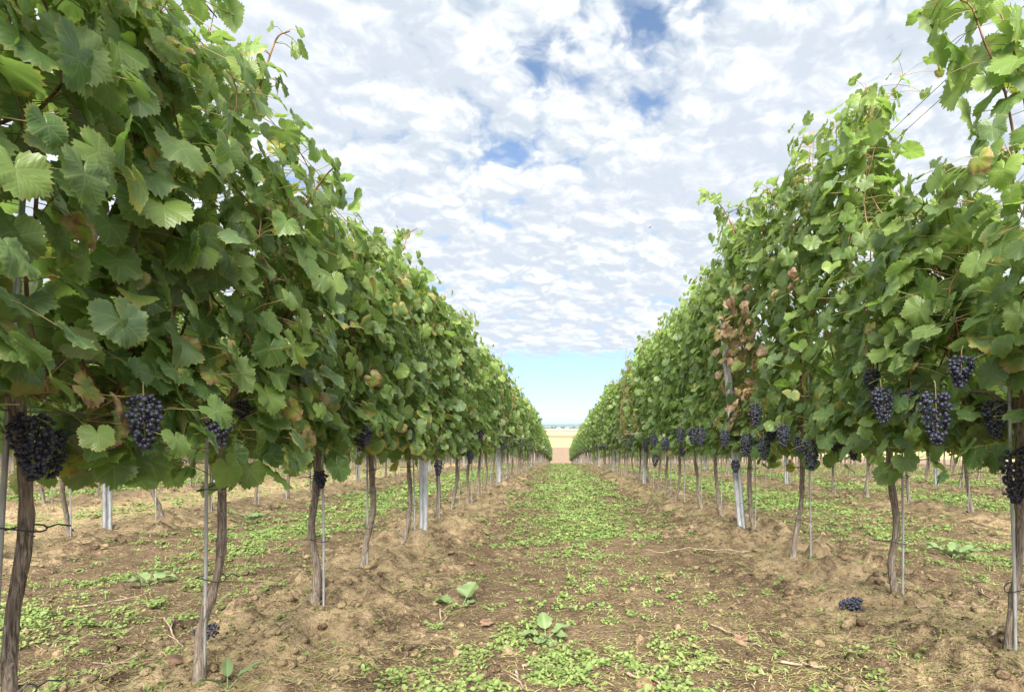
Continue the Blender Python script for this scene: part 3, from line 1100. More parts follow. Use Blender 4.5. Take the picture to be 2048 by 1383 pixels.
for y in seq(8.85, ROW_END, 0.93):
    far_vine(ROW_L, y, VAR_L if y < 26 else FAR_L,
             'slender grapevine in the row left of the alley, between its %s and %s steel posts' % (ORD[along(y) - 1], ORD[along(y)]) if y < 28 else
             'small distant grapevine at the far end of the row left of the alley',
             'grapevines far down the left row', 3 if y < 20 else 1, 1)
for y in seq(9.25, ROW_END, 0.95):
    far_vine(ROW_R, y, VAR_R if y < 26 else FAR_R,
             'slender grapevine in the row right of the alley, between its %s and %s steel posts' % (ORD[along(y) - 1], ORD[along(y)]) if y < 28 else
             'small distant grapevine at the far end of the row right of the alley',
             'grapevines far down the right row', 4 if y < 20 else 2, -1)
L2_Y = [3.35, 4.42, 5.35, 6.20, 7.17, 7.9] + seq(8.8, 40, 0.93)
R2_Y = [5.0, 6.02, 7.05, 8.0, 8.9] + seq(9.8, 40, 0.95)
for i, y in enumerate(L2_Y):
    far_vine(ROW_L - PITCH, y, VAR_L if y < 20 else FAR_L,
             'grapevine with %s trunk from the left edge in the second row left of the alley' % ORD[i] if i < 6 else
             'grapevine deep in the second row left of the alley, seen under the front canopy', 'grapevines of the second left row', 2 if y < 12 else 1, 1)
for i, y in enumerate(R2_Y):
    far_vine(ROW_R + PITCH, y, VAR_R if y < 20 else FAR_R,
             'grapevine with %s trunk from the right edge in the second row right of the alley' % ORD[i] if i < 5 else
             'grapevine deep in the second row right of the alley, seen under the front canopy', 'grapevines of the second right row', 2 if y < 12 else 1, -1)
for y in seq(6.2, 34, 0.95):
    far_vine(ROW_L - 2 * PITCH, y, FAR_L, 'thin grapevine in the third row left of the alley, beyond the bare sandy strip', 'grapevines of the third left row', 1, 1)
for y in seq(7.0, 34, 0.95):
    far_vine(ROW_R + 2 * PITCH, y, FAR_R, 'thin grapevine in the third row right of the alley, seen low under the canopies', 'grapevines of the third right row', 1, -1)


# ---- the rows beyond, too many to count: one object
def rows_beyond():
    rg = np.random.RandomState(77)
    acc = Acc()
    protos = []
    for k in range(3):
        a = Acc()
        canes = make_canes(rg, 2.1, 0.95, 5, 0.86)
        ls = [cane_leaves(c, rg, 0.14, 0.28, size=(0.075, 0.11), sick_p=0.06)[0] for c in canes]
        yy = np.linspace(-0.47, 0.47, 6)
        ls.append(cane_leaves(np.stack([rg.normal(0, .03, 6), yy, 0.76 + rg.normal(0, .03, 6)], 1), rg, 0.06, 0.2, size=(0.06, 0.09), tipsmall=False)[0])
        L = cat_leaves(ls)
        L['tone'] = rg.uniform(0.1, 0.9, len(L['pos']))
        add_leaves(a, L, T_LOW, rg, 1)
        P = curve_pts(trunk_path(rg, 0.92), 9)
        V, pl = tube(P, 0.022 + 0.012 * np.exp(-np.clip(P[:, 2], 0, 1) / 0.08), 5, 0.2, k)
        z3 = np.zeros((len(V), 3))
        a.add(V, pl, 0, {'leaf_place': z3, 'leaf_state': z3})
        st = np.array([[0.05, 0.05, -0.05], [0.05, 0.05, 0.6], [0.05, 0.05, 1.2]])
        V, pl = tube(st, 0.006, 4)
        z3 = np.zeros((len(V), 3))
        a.add(V, pl, 2, {'leaf_place': z3, 'leaf_state': z3})
        protos.append((np.concatenate(a.V), {k2: (np.concatenate(a.P[k2]) if a.P[k2] else np.zeros((0, k2), int)) for k2 in (3, 4)},
                       {k2: (np.concatenate(a.M[k2]) if a.M[k2] else np.zeros(0, int)) for k2 in (3, 4)},
                       {n: np.concatenate(q) for n, q in a.A.items()}))
    rows = []
    for k in range(1, 24):
        x = ROW_L - k * PITCH
        y0 = 40 if k == 1 else (34 if k == 2 else max(4, abs(x) / 1.02))
        rows.append((x, y0, ROW_END if k < 3 else 96))
    for k in range(1, 7):
        x = ROW_R + k * PITCH
        y0 = 40 if k == 1 else (34 if k == 2 else max(4, x / 0.86))
        rows.append((x, y0, ROW_END))
    for x, y0, y1 in rows:
        y = y0
        while y < y1:
            V, P, Mi, A = protos[rg.randint(3)]
            W = V.copy()
            if rg.rand() < 0.5:
                W[:, :2] *= -1
            W[:, 2] *= rg.uniform(0.93, 1.06)
            W += np.array([x + rg.normal(0, .03), y, zb1(x, y)])
            for k2 in (3, 4):
                if len(P[k2]):
                    for mi in np.unique(Mi[k2]):
                        acc.P[k2].append(P[k2][Mi[k2] == mi] + acc.n); acc.M[k2].append(np.full(int((Mi[k2] == mi).sum()), mi))
            acc.V.append(W); acc.n += len(W)
            for n, q in A.items():
                acc.A.setdefault(n, []).append(q)
            y += rg.uniform(0.88, 1.02)
    return acc.mesh('vineyard_rows', [M_BARK, M_LEAF_FAR, M_STAKE])


ob('vineyard_rows', rows_beyond(), label='mass of further grapevine rows seen low between the trunks on both sides', cat='grapevines', kind='stuff')


# ------------------------------------------------------------------ trellis: posts, stakes, wires
def post_mesh(h=1.80):
    """rolled steel channel with lips and hook slots along its edges"""
    w, dp, lip, th = 0.030, 0.036, 0.012, 0.0026
    outer = [(-w + lip, dp), (-w, dp), (-w, 0), (-0.009, 0), (-0.006, 0.008), (0.006, 0.008), (0.009, 0), (w, 0), (w, dp), (w - lip, dp)]
    o = np.array(outer)
    # inner offset
    cen = np.array([0, dp * 0.55])
    n = len(o)
    inner = []
    for i in range(n):
        a = o[max(i - 1, 0)]; b = o[min(i + 1, n - 1)]
        tg = (b - a) / np.linalg.norm(b - a)
        nn = np.array([-tg[1], tg[0]])
        if np.dot(nn, cen - o[i]) < 0:
            nn = -nn
        inner.append(o[i] + nn * th)
    ring = np.vstack([o, np.array(inner)[::-1]])
    m = len(ring)
    zs = np.array([-0.4, h])
    V = np.concatenate([np.c_[ring, np.full(m, z)] for z in zs])
    j = np.arange(m); j2 = (j + 1) % m
    Q = np.stack([j, j2, m + j2, m + j], -1)
    acc = Acc()
    acc.add(V, [Q], 0)
    top = []
    for k in range(n - 1):
        top.append([m + k, m + k + 1, m + (2 * n - 2 - k), m + (2 * n - 1 - k)])
    acc.add(V, [np.array(top)], 0)
    return acc.mesh('channel', [M_STEEL], False)


PM = post_mesh()


def post(x, y, label, group, tilt=(0, 0), rz=0.0, hooks=True):
    root = ob('trellis_post', None, None, (x, y, zb1(x, y)), (tilt[0], tilt[1], rz), label, 'trellis post', group)
    ob('channel', PM, root)
    return root


for k, y in enumerate(POST_Y):
    gl, gr = 'steel posts of the left row', 'steel posts of the right row'
    post(ROW_L + (0.035 if k == 0 else 0.0), y + (-0.06 if k == 0 else 0.0), 'galvanised channel steel post, %s along the row left of the alley' % ORD[k], gl, (0, 0.0), 0.5, k < 4)
    post(ROW_R - (0.04 if k == 0 else 0), y + (0.2 if k == 0 else 0), 'bright steel post leaning left, nearest along the row right of the alley' if k == 0 else
         'galvanised channel steel post, %s along the row right of the alley' % ORD[k], gr, (0, -0.09 if k == 0 else 0), -0.6, k < 4)
for k, y in enumerate(POST_Y[:7]):
    post(ROW_L - PITCH, y + 0.2, 'steel post with two grooves, %s along the second row left of the alley' % ORD[k], 'steel posts of the second left row', (0, 0), 0.9, k < 2)
    if k:
        post(ROW_R + PITCH, y + 0.1, 'steel post, %s from the right along the second row right of the alley' % ORD[k - 1], 'steel posts of the second right row', (0, -0.03 if k == 1 else 0), -0.8, k < 2)
for k, y in enumerate(POST_Y[1:6]):
    post(ROW_L - 2 * PITCH, y + 0.1, 'steel post, %s from the left along the third row left of the alley' % ORD[k], 'steel posts of the third left row', (0, 0), 0.9, False)
    post(ROW_R + 2 * PITCH, y - 0.1, 'steel post, %s from the right along the third row right of the alley' % ORD[k], 'steel posts of the third right row', (0, -0.02), -0.8, False)


def stake_mesh(h=1.25, r=0.0052):
    P = np.array([[0, 0, -0.2], [0.003, 0, 0.3], [-0.002, 0.002, 0.7], [0, 0, h]])
    V, pl = tube(curve_pts(P, 12), r, 8)
    return mk_mesh('rod', V, pl, [M_STAKE])


def tie_mesh(dx, dy):
    """wire clip looped round stake and trunk"""
    a = np.linspace(0, 2 * np.pi, 17)
    ln = math.hypot(dx, dy); ux, uy = dx / ln, dy / ln
    ex = ln / 2 + 0.026; ey = 0.029
    P = np.stack([dx / 2 + np.cos(a) * ex * ux - np.sin(a) * ey * uy, dy / 2 + np.cos(a) * ex * uy + np.sin(a) * ey * ux, 0.006 * np.sin(a * 2)], 1)
    tail = P[-1] + np.array([[0.02 * ux - 0.02 * uy, 0.02 * uy + 0.02 * ux, 0.004], [0.045 * ux - 0.01 * uy, 0.045 * uy, 0.0]])
    V, pl = tube(np.vstack([P, tail]), 0.0019, 5)
    return mk_mesh('tie', V, pl, [M_TIE])


SM = stake_mesh()
stake_rg = np.random.RandomState(9)


def stake(x, y, label, group, dx, dy, ties=0):
    o = ob('vine_stake', None if ties else SM, None, (x + dx, y + dy, zb1(x, y)), (stake_rg.normal(0, .012), stake_rg.normal(0, .012), 0), label, 'stake', group)
    if ties:
        ob('rod', SM, o)
        tm = tie_mesh(-dx, -dy)
        for k in range(ties):
            ob('tie', tm, o, (0, 0, 0.28 + 0.30 * k + stake_rg.uniform(-.05, .05)), (stake_rg.normal(0, .1), stake_rg.normal(0, .1), 0))
    return o


L_OFF = {1: (-0.028, -0.035), 2: (-0.026, -0.02), 3: (0.034, 0.0), 4: (-0.03, 0.02), 5: (0.03, 0.0)}
for i, y in enumerate(L1_Y[1:], 1):
    dx, dy = L_OFF.get(i, (0.032, stake_rg.uniform(-.03, .03)))
    stake(ROW_L, y, 'thin grey rod tied to the %s grapevine from the left edge, left row' % ORD[i - 1], 'stakes along the left row', dx, dy, 2 if i < 6 else 0)
for i, y in enumerate(R1_Y[1:], 1):
    stake(ROW_R, y, 'thin grey rod tied to the %s grapevine from the right edge, right row' % ORD[i - 1], 'stakes along the right row', -0.034 if i == 1 else 0.04, -0.03, 2 if i < 5 else 0)
for y in seq(8.9, 40, 0.93):
    stake(ROW_L, y, 'thin rod far down the row left of the alley', 'stakes along the left row', 0.03, 0.02)
for y in seq(9.3, 40, 0.95):
    stake(ROW_R, y, 'thin rod far down the row right of the alley', 'stakes along the right row', -0.03, 0.02)
for rows, ys, nm in ((ROW_L - PITCH, L2_Y[:26], 'second row left'), (ROW_R + PITCH, R2_Y[:26], 'second row right')):
    for y in ys:
        stake(rows, y, 'thin rod beside a trunk in the %s of the alley' % nm, 'stakes of the %s' % nm, 0.035, -0.03)
for rows, nm, y0 in ((ROW_L - 2 * PITCH, 'third row left', 6.3), (ROW_R + 2 * PITCH, 'third row right', 7.1)):
    for y in seq(y0, 24, 0.95):
        stake(rows, y, 'thin rod among trunks of the %s of the alley' % nm, 'stakes of the %s' % nm, 0.035, -0.03)


def wire(x, y0, y1, h, label, group, barb=False):
    ys = np.arange(y0, y1 + 0.1, 1.5)
    P = np.stack([np.full(len(ys), x), ys, zbase(np.full(len(ys), x), ys) - 0.05 + h], 1)
    V, pl = tube(P, 0.0016, 5)
    acc = Acc(); acc.add(V, pl, 0)
    if barb:                                   # twisted joints along the top wires
        for yy in np.arange(0.9, 6, 0.42):
            z = np.interp(yy, ys, P[:, 2])
            V, pl = tube(np.array([[x, yy - 0.008, z], [x, yy, z + 0.002], [x, yy + 0.008, z]]), 0.0036, 6)
            acc.add(V, pl, 0)
    ob('trellis_wire', acc.mesh('trellis_wire', [M_WIRE]), None, None, None, label, 'wire', group)


for X, nm in ((ROW_L, 'left'), (ROW_R, 'right')):
    for h, w in ((0.86, 'lowest'), (1.25, 'second lowest'), (1.65, 'middle')):
        wire(X, -0.5, ROW_END, h, '%s wire inside the foliage of the row %s of the alley' % (w, nm), 'wires of the row on the %s' % nm)
    for dx, h, w in ((-0.006, 2.20, 'upper'), (0.006, 2.27, 'topmost')):
        wire(X + dx, -0.5, ROW_END, h if nm == 'right' else h - 0.25,
             ('%s of two dark wires crossing the sky behind the right shoot' % w) if nm == 'right' else '%s wire along the crown of the row left of the alley' % w,
             'wires of the row on the %s' % nm, nm == 'right')
for X, nm in ((ROW_L - PITCH, 'left'), (ROW_R + PITCH, 'right')):
    wire(X, 2.0, ROW_END, 0.86, 'low wire through the trunk heads of the second row %s of the alley' % nm, 'wires of the outer rows')


# ------------------------------------------------------------------ ground cover
def blades(rg, x, y, z, az, ln, wd, up, curve, tone, dry, name, mat, kind='stuff', label=None, cat=None):
    """tapered bent strips, 3 cross-sections each"""
    n = len(x)
    d = np.stack([np.cos(az), np.sin(az), np.zeros(n)], 1)
    s = np.stack([-np.sin(az), np.cos(az), np.zeros(n)], 1)
    b = np.stack([x, y, z], 1)
    hor = np.sqrt(np.clip(1 - up ** 2, 0.02, 1))
    p1 = b + d * (ln * hor * 0.45)[:, None]; p1[:, 2] += ln * up * 0.6
    p2 = b + d * (ln * hor)[:, None]; p2[:, 2] += ln * up * (1 - curve)
    V = np.stack([b - s * (wd * .5)[:, None], b + s * (wd * .5)[:, None], p1 - s * (wd * .42)[:, None], p1 + s * (wd * .42)[:, None], p2], 1)
    o = (np.arange(n) * 5)[:, None]
    Q = np.array([[0, 1, 3, 2]]) + o
    T = np.array([[2, 3, 4]]) + o
    st = np.repeat(np.stack([tone, dry, tone], 1)[:, None, :], 5, 1).reshape(-1, 3)
    me = mk_mesh(name, V.reshape(-1, 3), [T, Q], [mat], True, {'leaf_state': st})
    return ob(name, me, None, kind=kind, label=label, cat=cat)


rgg = np.random.RandomState(21)


def scatter(n, y0, y1, xmin, xmax, weight, power=1.0):
    """ground points, denser near the camera, kept by weight(x, y)"""
    v = rgg.rand(n)
    y = 1 / (1 / y0 + v * (1 / y1 - 1 / y0)) if power == 1 else y0 * (y1 / y0) ** v
    span = np.minimum(1.0 * y + 0.4, 40)
    x = rgg.uniform(-1, 1, n) * span
    ok = (x > xmin) & (x < xmax)
    x, y = x[ok], y[ok]
    k = rgg.rand(len(x)) < weight(x, y)
    return x[k], y[k]


# broad-leaved small weeds: rosettes of little rounded leaves
def weed_weight(x, y):
    g = green_map(x, y)
    fine = fbm(x / 0.16, y / 0.16, 61, 3, 0.6)
    front = np.exp(-((x - (-0.02)) / 0.42) ** 2) * np.clip((3.1 - y) / 0.8, 0, 1) * np.clip((fine - 0.52) * 9, 0, 1) * 0.8
    return np.clip(g * np.clip((fine - 0.41) * 7, 0, 1) * 1.6 + front + 0.008, 0, 1)


wx, wy = scatter(60000, 1.7, 26, -14, 14, weed_weight, 2)
per = 9
n = len(wx)
sc = np.clip(wy / 4.5, 0.8, 2.6)
cx = np.repeat(wx, per) + rgg.normal(0, 0.017, n * per) * np.repeat(sc, per)
cy = np.repeat(wy, per) + rgg.normal(0, 0.017, n * per) * np.repeat(sc, per)
sz = np.repeat(rgg.uniform(0.65, 1.35, n), per) * rgg.uniform(0.0042, 0.0095, n * per) * np.repeat(sc, per)
hz = np.repeat(rgg.uniform(0.004, 0.03, n), per) * rgg.uniform(0.3, 1.2, n * per) * np.repeat(np.clip(sc, 1, 1.8), per)
cz = zground(cx, cy) + hz
az = rgg.uniform(0, 6.28, n * per)
th = np.arange(7) / 7 * 2 * np.pi
ring = np.stack([np.cos(th) * 1.25, np.sin(th) * 0.85], 1)
nrm_ = norm(np.stack([rgg.normal(0, .4, n * per), rgg.normal(0, .4, n * per) - 0.15, np.ones(n * per)], 1))
tx = norm(np.cross(nrm_, np.stack([np.cos(az), np.sin(az), np.zeros(n * per)], 1)))
ty = np.cross(nrm_, tx)
C = np.stack([cx, cy, cz], 1)
RV = C[:, None, :] + sz[:, None, None] * (ring[None, :, :1] * tx[:, None, :] + ring[None, :, 1:] * ty[:, None, :])
CV = C[:, None, :] - nrm_[:, None, :] * (sz * 0.25)[:, None, None]
WV = np.concatenate([CV, RV], 1).reshape(-1, 3)
o8 = (np.arange(n * per) * 8)[:, None, None]
WT = np.stack([np.zeros(7, int), np.arange(7) + 1, (np.arange(7) + 1) % 7 + 1], -1)[None] + o8
tone = np.repeat(rgg.rand(n), per) * 0.6 + rgg.rand(n * per) * 0.4
tone = np.clip(tone + 0.25 * (np.repeat(wy, per) < 3.2), 0, 1)
stt = np.repeat(np.stack([tone, rgg.rand(n * per) * 0.15, tone], 1)[:, None, :], 8, 1).reshape(-1, 3)
ob('low_weeds', mk_mesh('low_weeds', WV, [WT.reshape(-1, 3)], [M_WEED], True, {'leaf_state': stt}), kind='stuff',
   label='low bright green chickweed spreading over the bare soil of the alleys', cat='weeds')

# grass and taller weeds
gx_, gy_ = scatter(330000, 2.4, 66, -18, 18, lambda x, y: np.clip(green_map(x, y) * (0.35 + 0.65 * (y > 5)) * np.clip((fbm(x / .3, y / .3, 91, 2) - .3) * 3, 0, 1), 0, 1), 2)
n = len(gx_)
sc = np.clip(gy_ / 7, 0.75, 3.0)
blades(rgg, gx_, gy_, zground(gx_, gy_) - 0.004, rgg.uniform(0, 6.28, n), rgg.uniform(0.03, 0.085, n) * np.clip(sc, .8, 2.2), rgg.uniform(0.003, 0.006, n) * sc,
       rgg.uniform(0.25, 0.95, n), rgg.uniform(0.1, 0.5, n), rgg.rand(n), (rgg.rand(n) < 0.16) * rgg.rand(n), 'grass', M_GRASS,
       label='short tufty green grass down the middle of the alleys', cat='grass')

# dry straw and clippings lying flat on the soil
sx_, sy_ = scatter(230000, 1.7, 24, -10, 10, lambda x, y: np.clip(0.15 + 0.55 * fbm(x / .35, y / .35, 55, 3) * (0.5 + 0.8 * (x > 0.1)) + 0.35 * alley_u(x), 0, 1) * 0.8, 2)
n = len(sx_)
sc = np.clip(sy_ / 5, 0.7, 2.4)
pale = np.where(rgg.rand(n) < 0.45, 0, 1)
m0 = pale == 0
blades(rgg, sx_[m0], sy_[m0], zground(sx_[m0], sy_[m0]) + 0.003, rgg.normal(0.1, 0.9, m0.sum()) + math.pi * rgg.randint(0, 2, m0.sum()), rgg.uniform(0.015, 0.085, m0.sum()) * sc[m0], rgg.uniform(0.0022, 0.0052, m0.sum()) * sc[m0],
       rgg.uniform(0.0, 0.25, m0.sum()), rgg.uniform(0.2, 1.0, m0.sum()), rgg.rand(m0.sum()), np.zeros(m0.sum()), 'dry_straw', M_STRAW,
       label='scattered dry straw and clippings lying on the brown soil', cat='straw')
m1 = ~m0
blades(rgg, sx_[m1], sy_[m1], zground(sx_[m1], sy_[m1]) + 0.002, rgg.normal(0.1, 0.9, m1.sum()) + math.pi * rgg.randint(0, 2, m1.sum()), rgg.uniform(0.014, 0.042, m1.sum()) * sc[m1], rgg.uniform(0.004, 0.0078, m1.sum()) * sc[m1],
       rgg.uniform(0.05, 0.4, m1.sum()), rgg.uniform(0.2, 0.9, m1.sum()), 0.5 + 0.5 * rgg.rand(m1.sum()), rgg.rand(m1.sum()) * 0.5, 'seedlings', M_GRASS,
       label='sprinkling of tiny yellow green seedlings across the alley soil', cat='seedlings')


# clods of dry earth along the rows
def clods():
    sv, sf = icosphere(1)
    cxs, cys = scatter(30000, 1.7, 14, -7, 7, lambda x, y: np.clip(alley_u(x) ** 2.5 * 0.6 + 0.07, 0, 1), 2)
    acc = Acc()
    for x, y in zip(cxs, cys):
        r = 0.0035 + 0.026 * rgg.rand() ** 5
        if y > 5:
            r *= 1.3
        dv = sv * (1 + 0.9 * (vnoise(sv[:, 0] * 2.3 + x * 37, sv[:, 1] * 2.3 + sv[:, 2] * 2.7 + y * 31, 5)[:, None] - 0.5))
        dv = dv * np.array([1, rgg.uniform(.7, 1.2), rgg.uniform(.5, .85)]) * r
        a = rgg.uniform(0, 6.28); c, s = math.cos(a), math.sin(a)
        dv = np.stack([dv[:, 0] * c - dv[:, 1] * s, dv[:, 0] * s + dv[:, 1] * c, dv[:, 2]], 1)
        acc.add(dv + np.array([x, y, zg1(x, y) + r * 0.15]), [sf], 0, {'soil': np.tile([0.55 * alley_u(x) + rgg.uniform(-0.2, 0.5), 0, 0], (len(sv), 1))})
    return acc.mesh('soil_clods', [M_SOIL], False)


ob('soil_clods', clods(), kind='stuff', label='crumbly tan clods of dry earth along the vine rows', cat='clods')


# ------------------------------------------------------------------ single things on the ground
def fallen_bunch(px, py, label, k, s=0.9):
    x, y = ground_at(px, py)
    o = ob('fallen_grape_bunch', BUNCH[k], None, (x, y, zg1(x, y) + 0.028), (R(88), 0, R(80 if k else 100)), label, 'grape bunch')
    o.scale = (s, s, s)
    o.location.x += 0.08 * s * (1 if k else -1)


fallen_bunch(1706, 1222, 'dark blue grape bunch lying on pale soil in front of the right row', 2, 0.8)
fallen_bunch(465, 1285, 'small dark grape bunch lying at the foot of the second left trunk', 0, 0.5)


def leaf_thing(name, pos, nrm, tip, size, sick, mat, label, cat, seed, group=None, tmpl=None):
    rg = np.random.RandomState(seed)
    acc = Acc()
    add_leaves(acc, dict(pos=np.zeros((1, 3)), nrm=np.array([nrm], float), tip=np.array([tip], float), size=np.array([size]), sick=np.array([sick]),
                         tone=np.array([0.5])), tmpl or T_MID, rg)
    return ob(name, acc.mesh(name, [mat]), None, pos, None, label, cat, group)


fall = [(1690, 1137, 'red brown curled leaf on sandy soil between the right trunks'), (690, 1232, 'rusty crumpled leaf among clods beside the third left trunk'),
        (1335, 1075, 'dark brown dead leaf at the right of the alley'), (350, 1345, 'brown leaf on soil near the bottom left corner'),
        (1340, 1158, 'pale yellow leaf lying right of the alley middle'), (970, 1250, 'dull brown leaf between the two large weeds'),
        (1290, 1370, 'dark red leaf at the bottom edge of the photo'), (245, 1010, 'dark dry leaf clump on the strip by the grooved post'),
        (1220, 1055, 'reddish dead leaf in the green middle of the alley'), (1770, 1110, 'brown leaf beside the tall crooked right trunk'),
        (560, 1330, 'grey brown leaf right of the second left trunk'), (1480, 1290, 'brown leaf in dry litter right of the alley')]
for i, (px, py, lab) in enumerate(fall):
    x, y = ground_at(px, py)
    leaf_thing('fallen_leaf', (x, y, zg1(x, y) + 0.018), (random.uniform(-.3, .3), random.uniform(-.6, 0), 1), (random.uniform(-1, 1), random.uniform(-1, 1), 0),
               random.uniform(0.035, 0.055), 1.3, M_DRYLEAF, lab, 'leaf', 70 + i)

twigs = [(1500, 1105, 1280, 1100, 'grey twig lying across the alley right of its middle'), (1830, 1222, 1990, 1210, 'long pale twig lying right of the tall crooked trunk'),
         (130, 1225, 300, 1195, 'long brown twig lying in the left alley'), (1025, 1350, 1050, 1383, 'short pale stick at the bottom of the alley'),
         (875, 1225, 895, 1250, 'small dark twig left of the broad leaved weed'), (190, 1330, 260, 1315, 'pale stick on soil at the bottom left'),
         (1255, 1345, 1330, 1375, 'brown stick in dry litter at the bottom right of the alley'), (1950, 1290, 2020, 1280, 'pale twig near the bottom right edge'),
         (1960, 1185, 2010, 1215, 'grey forked twig at the foot of the right edge trunk'), (530, 1300, 600, 1280, 'thin twig right of the second left trunk'),
         (1420, 1250, 1520, 1300, 'thin brown twig in the litter patch right of the alley'), (1050, 1330, 1100, 1340, 'pale stick beside the bright green weeds'),
         (1560, 1320, 1660, 1335, 'thin grey twig on bare soil at the lower right'), (330, 1250, 360, 1290, 'short twig among weeds in the left alley')]
for i, (a, b, c, e, lab) in enumerate(twigs):
    x0, y0 = ground_at(a, min(b, 1390)); x1, y1 = ground_at(c, min(e, 1390))
    n = 14
    f = np.linspace(0, 1, n)
    xs = x0 + (x1 - x0) * f + 0.02 * (vnoise(f * 4, f * 0 + i, 8) - .5); ys = y0 + (y1 - y0) * f + 0.05 * (vnoise(f * 3, f * 0 + i, 9) - .5)
    zs = np.maximum.accumulate(zground(xs, ys)[::-1])[::-1] * 0.3 + zground(xs, ys) * 0.7 + 0.007
    P = np.stack([xs - xs[0], ys - ys[0], zs - zs[0]], 1)
    acc = Acc()
    V, pl = tube(P, np.linspace(0.0052, 0.0026, n), 7, 0.2, i)
    acc.add(V, pl, 0)
    for k in (5, 9):
        q = P[k] + np.linspace(0, 1, 5)[:, None] * np.array([random.uniform(-.05, .05), random.uniform(-.06, .06), 0.018])
        V, pl = tube(q, np.linspace(0.003, 0.0015, 5), 5, 0.2, i + k)
        acc.add(V, pl, 0)
    ob('twig', acc.mesh('twig', [M_TWIG]), None, (xs[0], ys[0], zs[0]), None, lab, 'twig')


def broad_weed(px, py, leaves, label, name='broadleaf_weed', scale=1.0, seed=0):
    """a weed with a short stem and large soft leaves, each a part"""
    rg = np.random.RandomState(seed)
    x, y = ground_at(px, py)
    root = ob(name, None, None, (x, y, zg1(x, y)), None, label, 'weed')
    th = np.linspace(-math.pi, math.pi, 29)
    for (az, up, ln, wd) in leaves:
        dirv = np.array([math.cos(az) * math.cos(up), math.sin(az) * math.cos(up), math.sin(up)])
        side = norm(np.cross(dirv, [0, 0, 1.0])); nn = np.cross(side, dirv)
        L = ln * scale; W = wd * scale
        stem = np.linspace(0, 1, 6)[:, None] * dirv * L * 0.35
        acc = Acc()
        V, pl = tube(stem, np.linspace(0.0032, 0.002, 6) * scale, 5)
        z3 = np.tile([0.9, 0, 0.5], (len(V), 1))
        acc.add(V, pl, 0, {'leaf_state': z3})
        nu, nv = 13, 7
        us = np.linspace(0, 1, nu); vs = np.linspace(-1, 1, nv)
        prof = np.sin(np.pi * us ** 0.75) ** 0.7 * (1 + 0.10 * np.sin(us * 31))
        U, Vv = np.meshgrid(us, vs, indexing='ij')
        lx = Vv * prof[:, None] * W / 2
        cur = 0.22 * L * U ** 2
        wavy = 0.09 * W * np.sin(U * 11 + rg.uniform(0, 6)) * Vv ** 2 + 0.22 * W * np.abs(Vv) * prof[:, None]
        P = stem[-1] + dirv * (U * L * 0.7)[..., None] + side * lx[..., None] + nn * (wavy - cur)[..., None]
        k = np.arange(nu - 1)[:, None] * nv + np.arange(nv - 1)[None]
        Qd = np.stack([k, k + 1, k + nv + 1, k + nv], -1).reshape(-1, 4)
        tn = np.repeat(np.clip(0.35 + 0.5 * (np.abs(Vv) < 0.12), 0, 1).ravel()[:, None], 3, 1) * np.array([1, 0, 1])
        acc.add(P.reshape(-1, 3), [Qd], 0, {'leaf_state': tn})
        ob('leaf', acc.mesh('leaf', [M_CABBAGE]), root)
    return root


broad_weed(925, 1213, [(R(170), 0.25, 0.15, 0.08), (R(60), 0.9, 0.13, 0.11), (R(20), 0.35, 0.07, 0.045)], 'pale green weed with two broad soft leaves standing left of the alley middle', seed=1)
broad_weed(1092, 1275, [(R(100), 0.85, 0.12, 0.062), (R(200), 0.5, 0.10, 0.06), (R(330), 0.45, 0.10, 0.06), (R(20), 0.6, 0.11, 0.055), (R(250), 0.35, 0.09, 0.06), (R(290), 0.2, 0.09, 0.05)],
           'upright grey green weed with six toothed leaves in the alley foreground', seed=2)
broad_weed(505, 1045, [(R(a), 0.7, 0.16, 0.10) for a in (20, 110, 200, 300)], 'leafy weed growing beside the grooved post on the sandy strip', seed=3)
broad_weed(300, 1175, [(R(a), 0.5, 0.13, 0.07) for a in (10, 80, 150, 230, 300)], 'grey green rosette weed in the grass of the left alley', seed=4)
broad_weed(1905, 1120, [(R(a), 0.6, 0.20, 0.08) for a in (0, 50, 130, 190, 260, 310)], 'dark green leafy weed in the alley beyond the right trunk', seed=5)
broad_weed(455, 1380, [(R(a), 0.8, 0.11, 0.03) for a in (30, 120, 250)], 'narrow leaved weed at the foot of the second left trunk', seed=6)

# ------------------------------------------------------------------ far trees, farm buildings
def far_wood():
    rg = np.random.RandomState(31)
    sv, sf = icosphere(1)
    acc = Acc()
    for k in range(420):
        x = rg.uniform(-1500, 2600); y = rg.uniform(3300, 3800)
        h = rg.uniform(5, 15); w = h * rg.uniform(0.4, 0.9)
        z3 = np.tile([rg.rand(), 0.0, rg.rand()], (6 * 7 * 0 + 1, 1))
        V, pl = tube(np.array([[x, y, PLAIN - 1], [x, y, PLAIN + h * 0.5]]), [0.5, 0.25], 5)
        acc.add(V, pl, 0)
        for j in range(7):
            c = np.array([x + rg.normal(0, w * .35), y + rg.normal(0, w * .35), PLAIN + h * rg.uniform(0.35, 0.85)])
            acc.add(c + sv * (1 + 0.5 * (rg.rand(len(sv), 1) - .5)) * w * rg.uniform(.25, .5), [sf], 0)
    return acc.mesh('distant_trees', [simple_noise_mat('far_foliage', (0.025, 0.045, 0.02), (0.07, 0.09, 0.035), 0.3, 0.9, 0.1, None, 0.0)], False)


ob('distant_trees', far_wood(), kind='stuff', label='thin line of far trees on the plain at the end of the alley', cat='trees')
M_WHITE = simple_noise_mat('white_render', (0.70, 0.70, 0.68), (0.8, 0.8, 0.78), 0.6, 0.8, 0.2, None, 0.0)
M_ROOF = simple_noise_mat('roof_sheet', (0.30, 0.28, 0.27), (0.42, 0.40, 0.38), 0.6, 0.7, 0.2, None, 0.0)


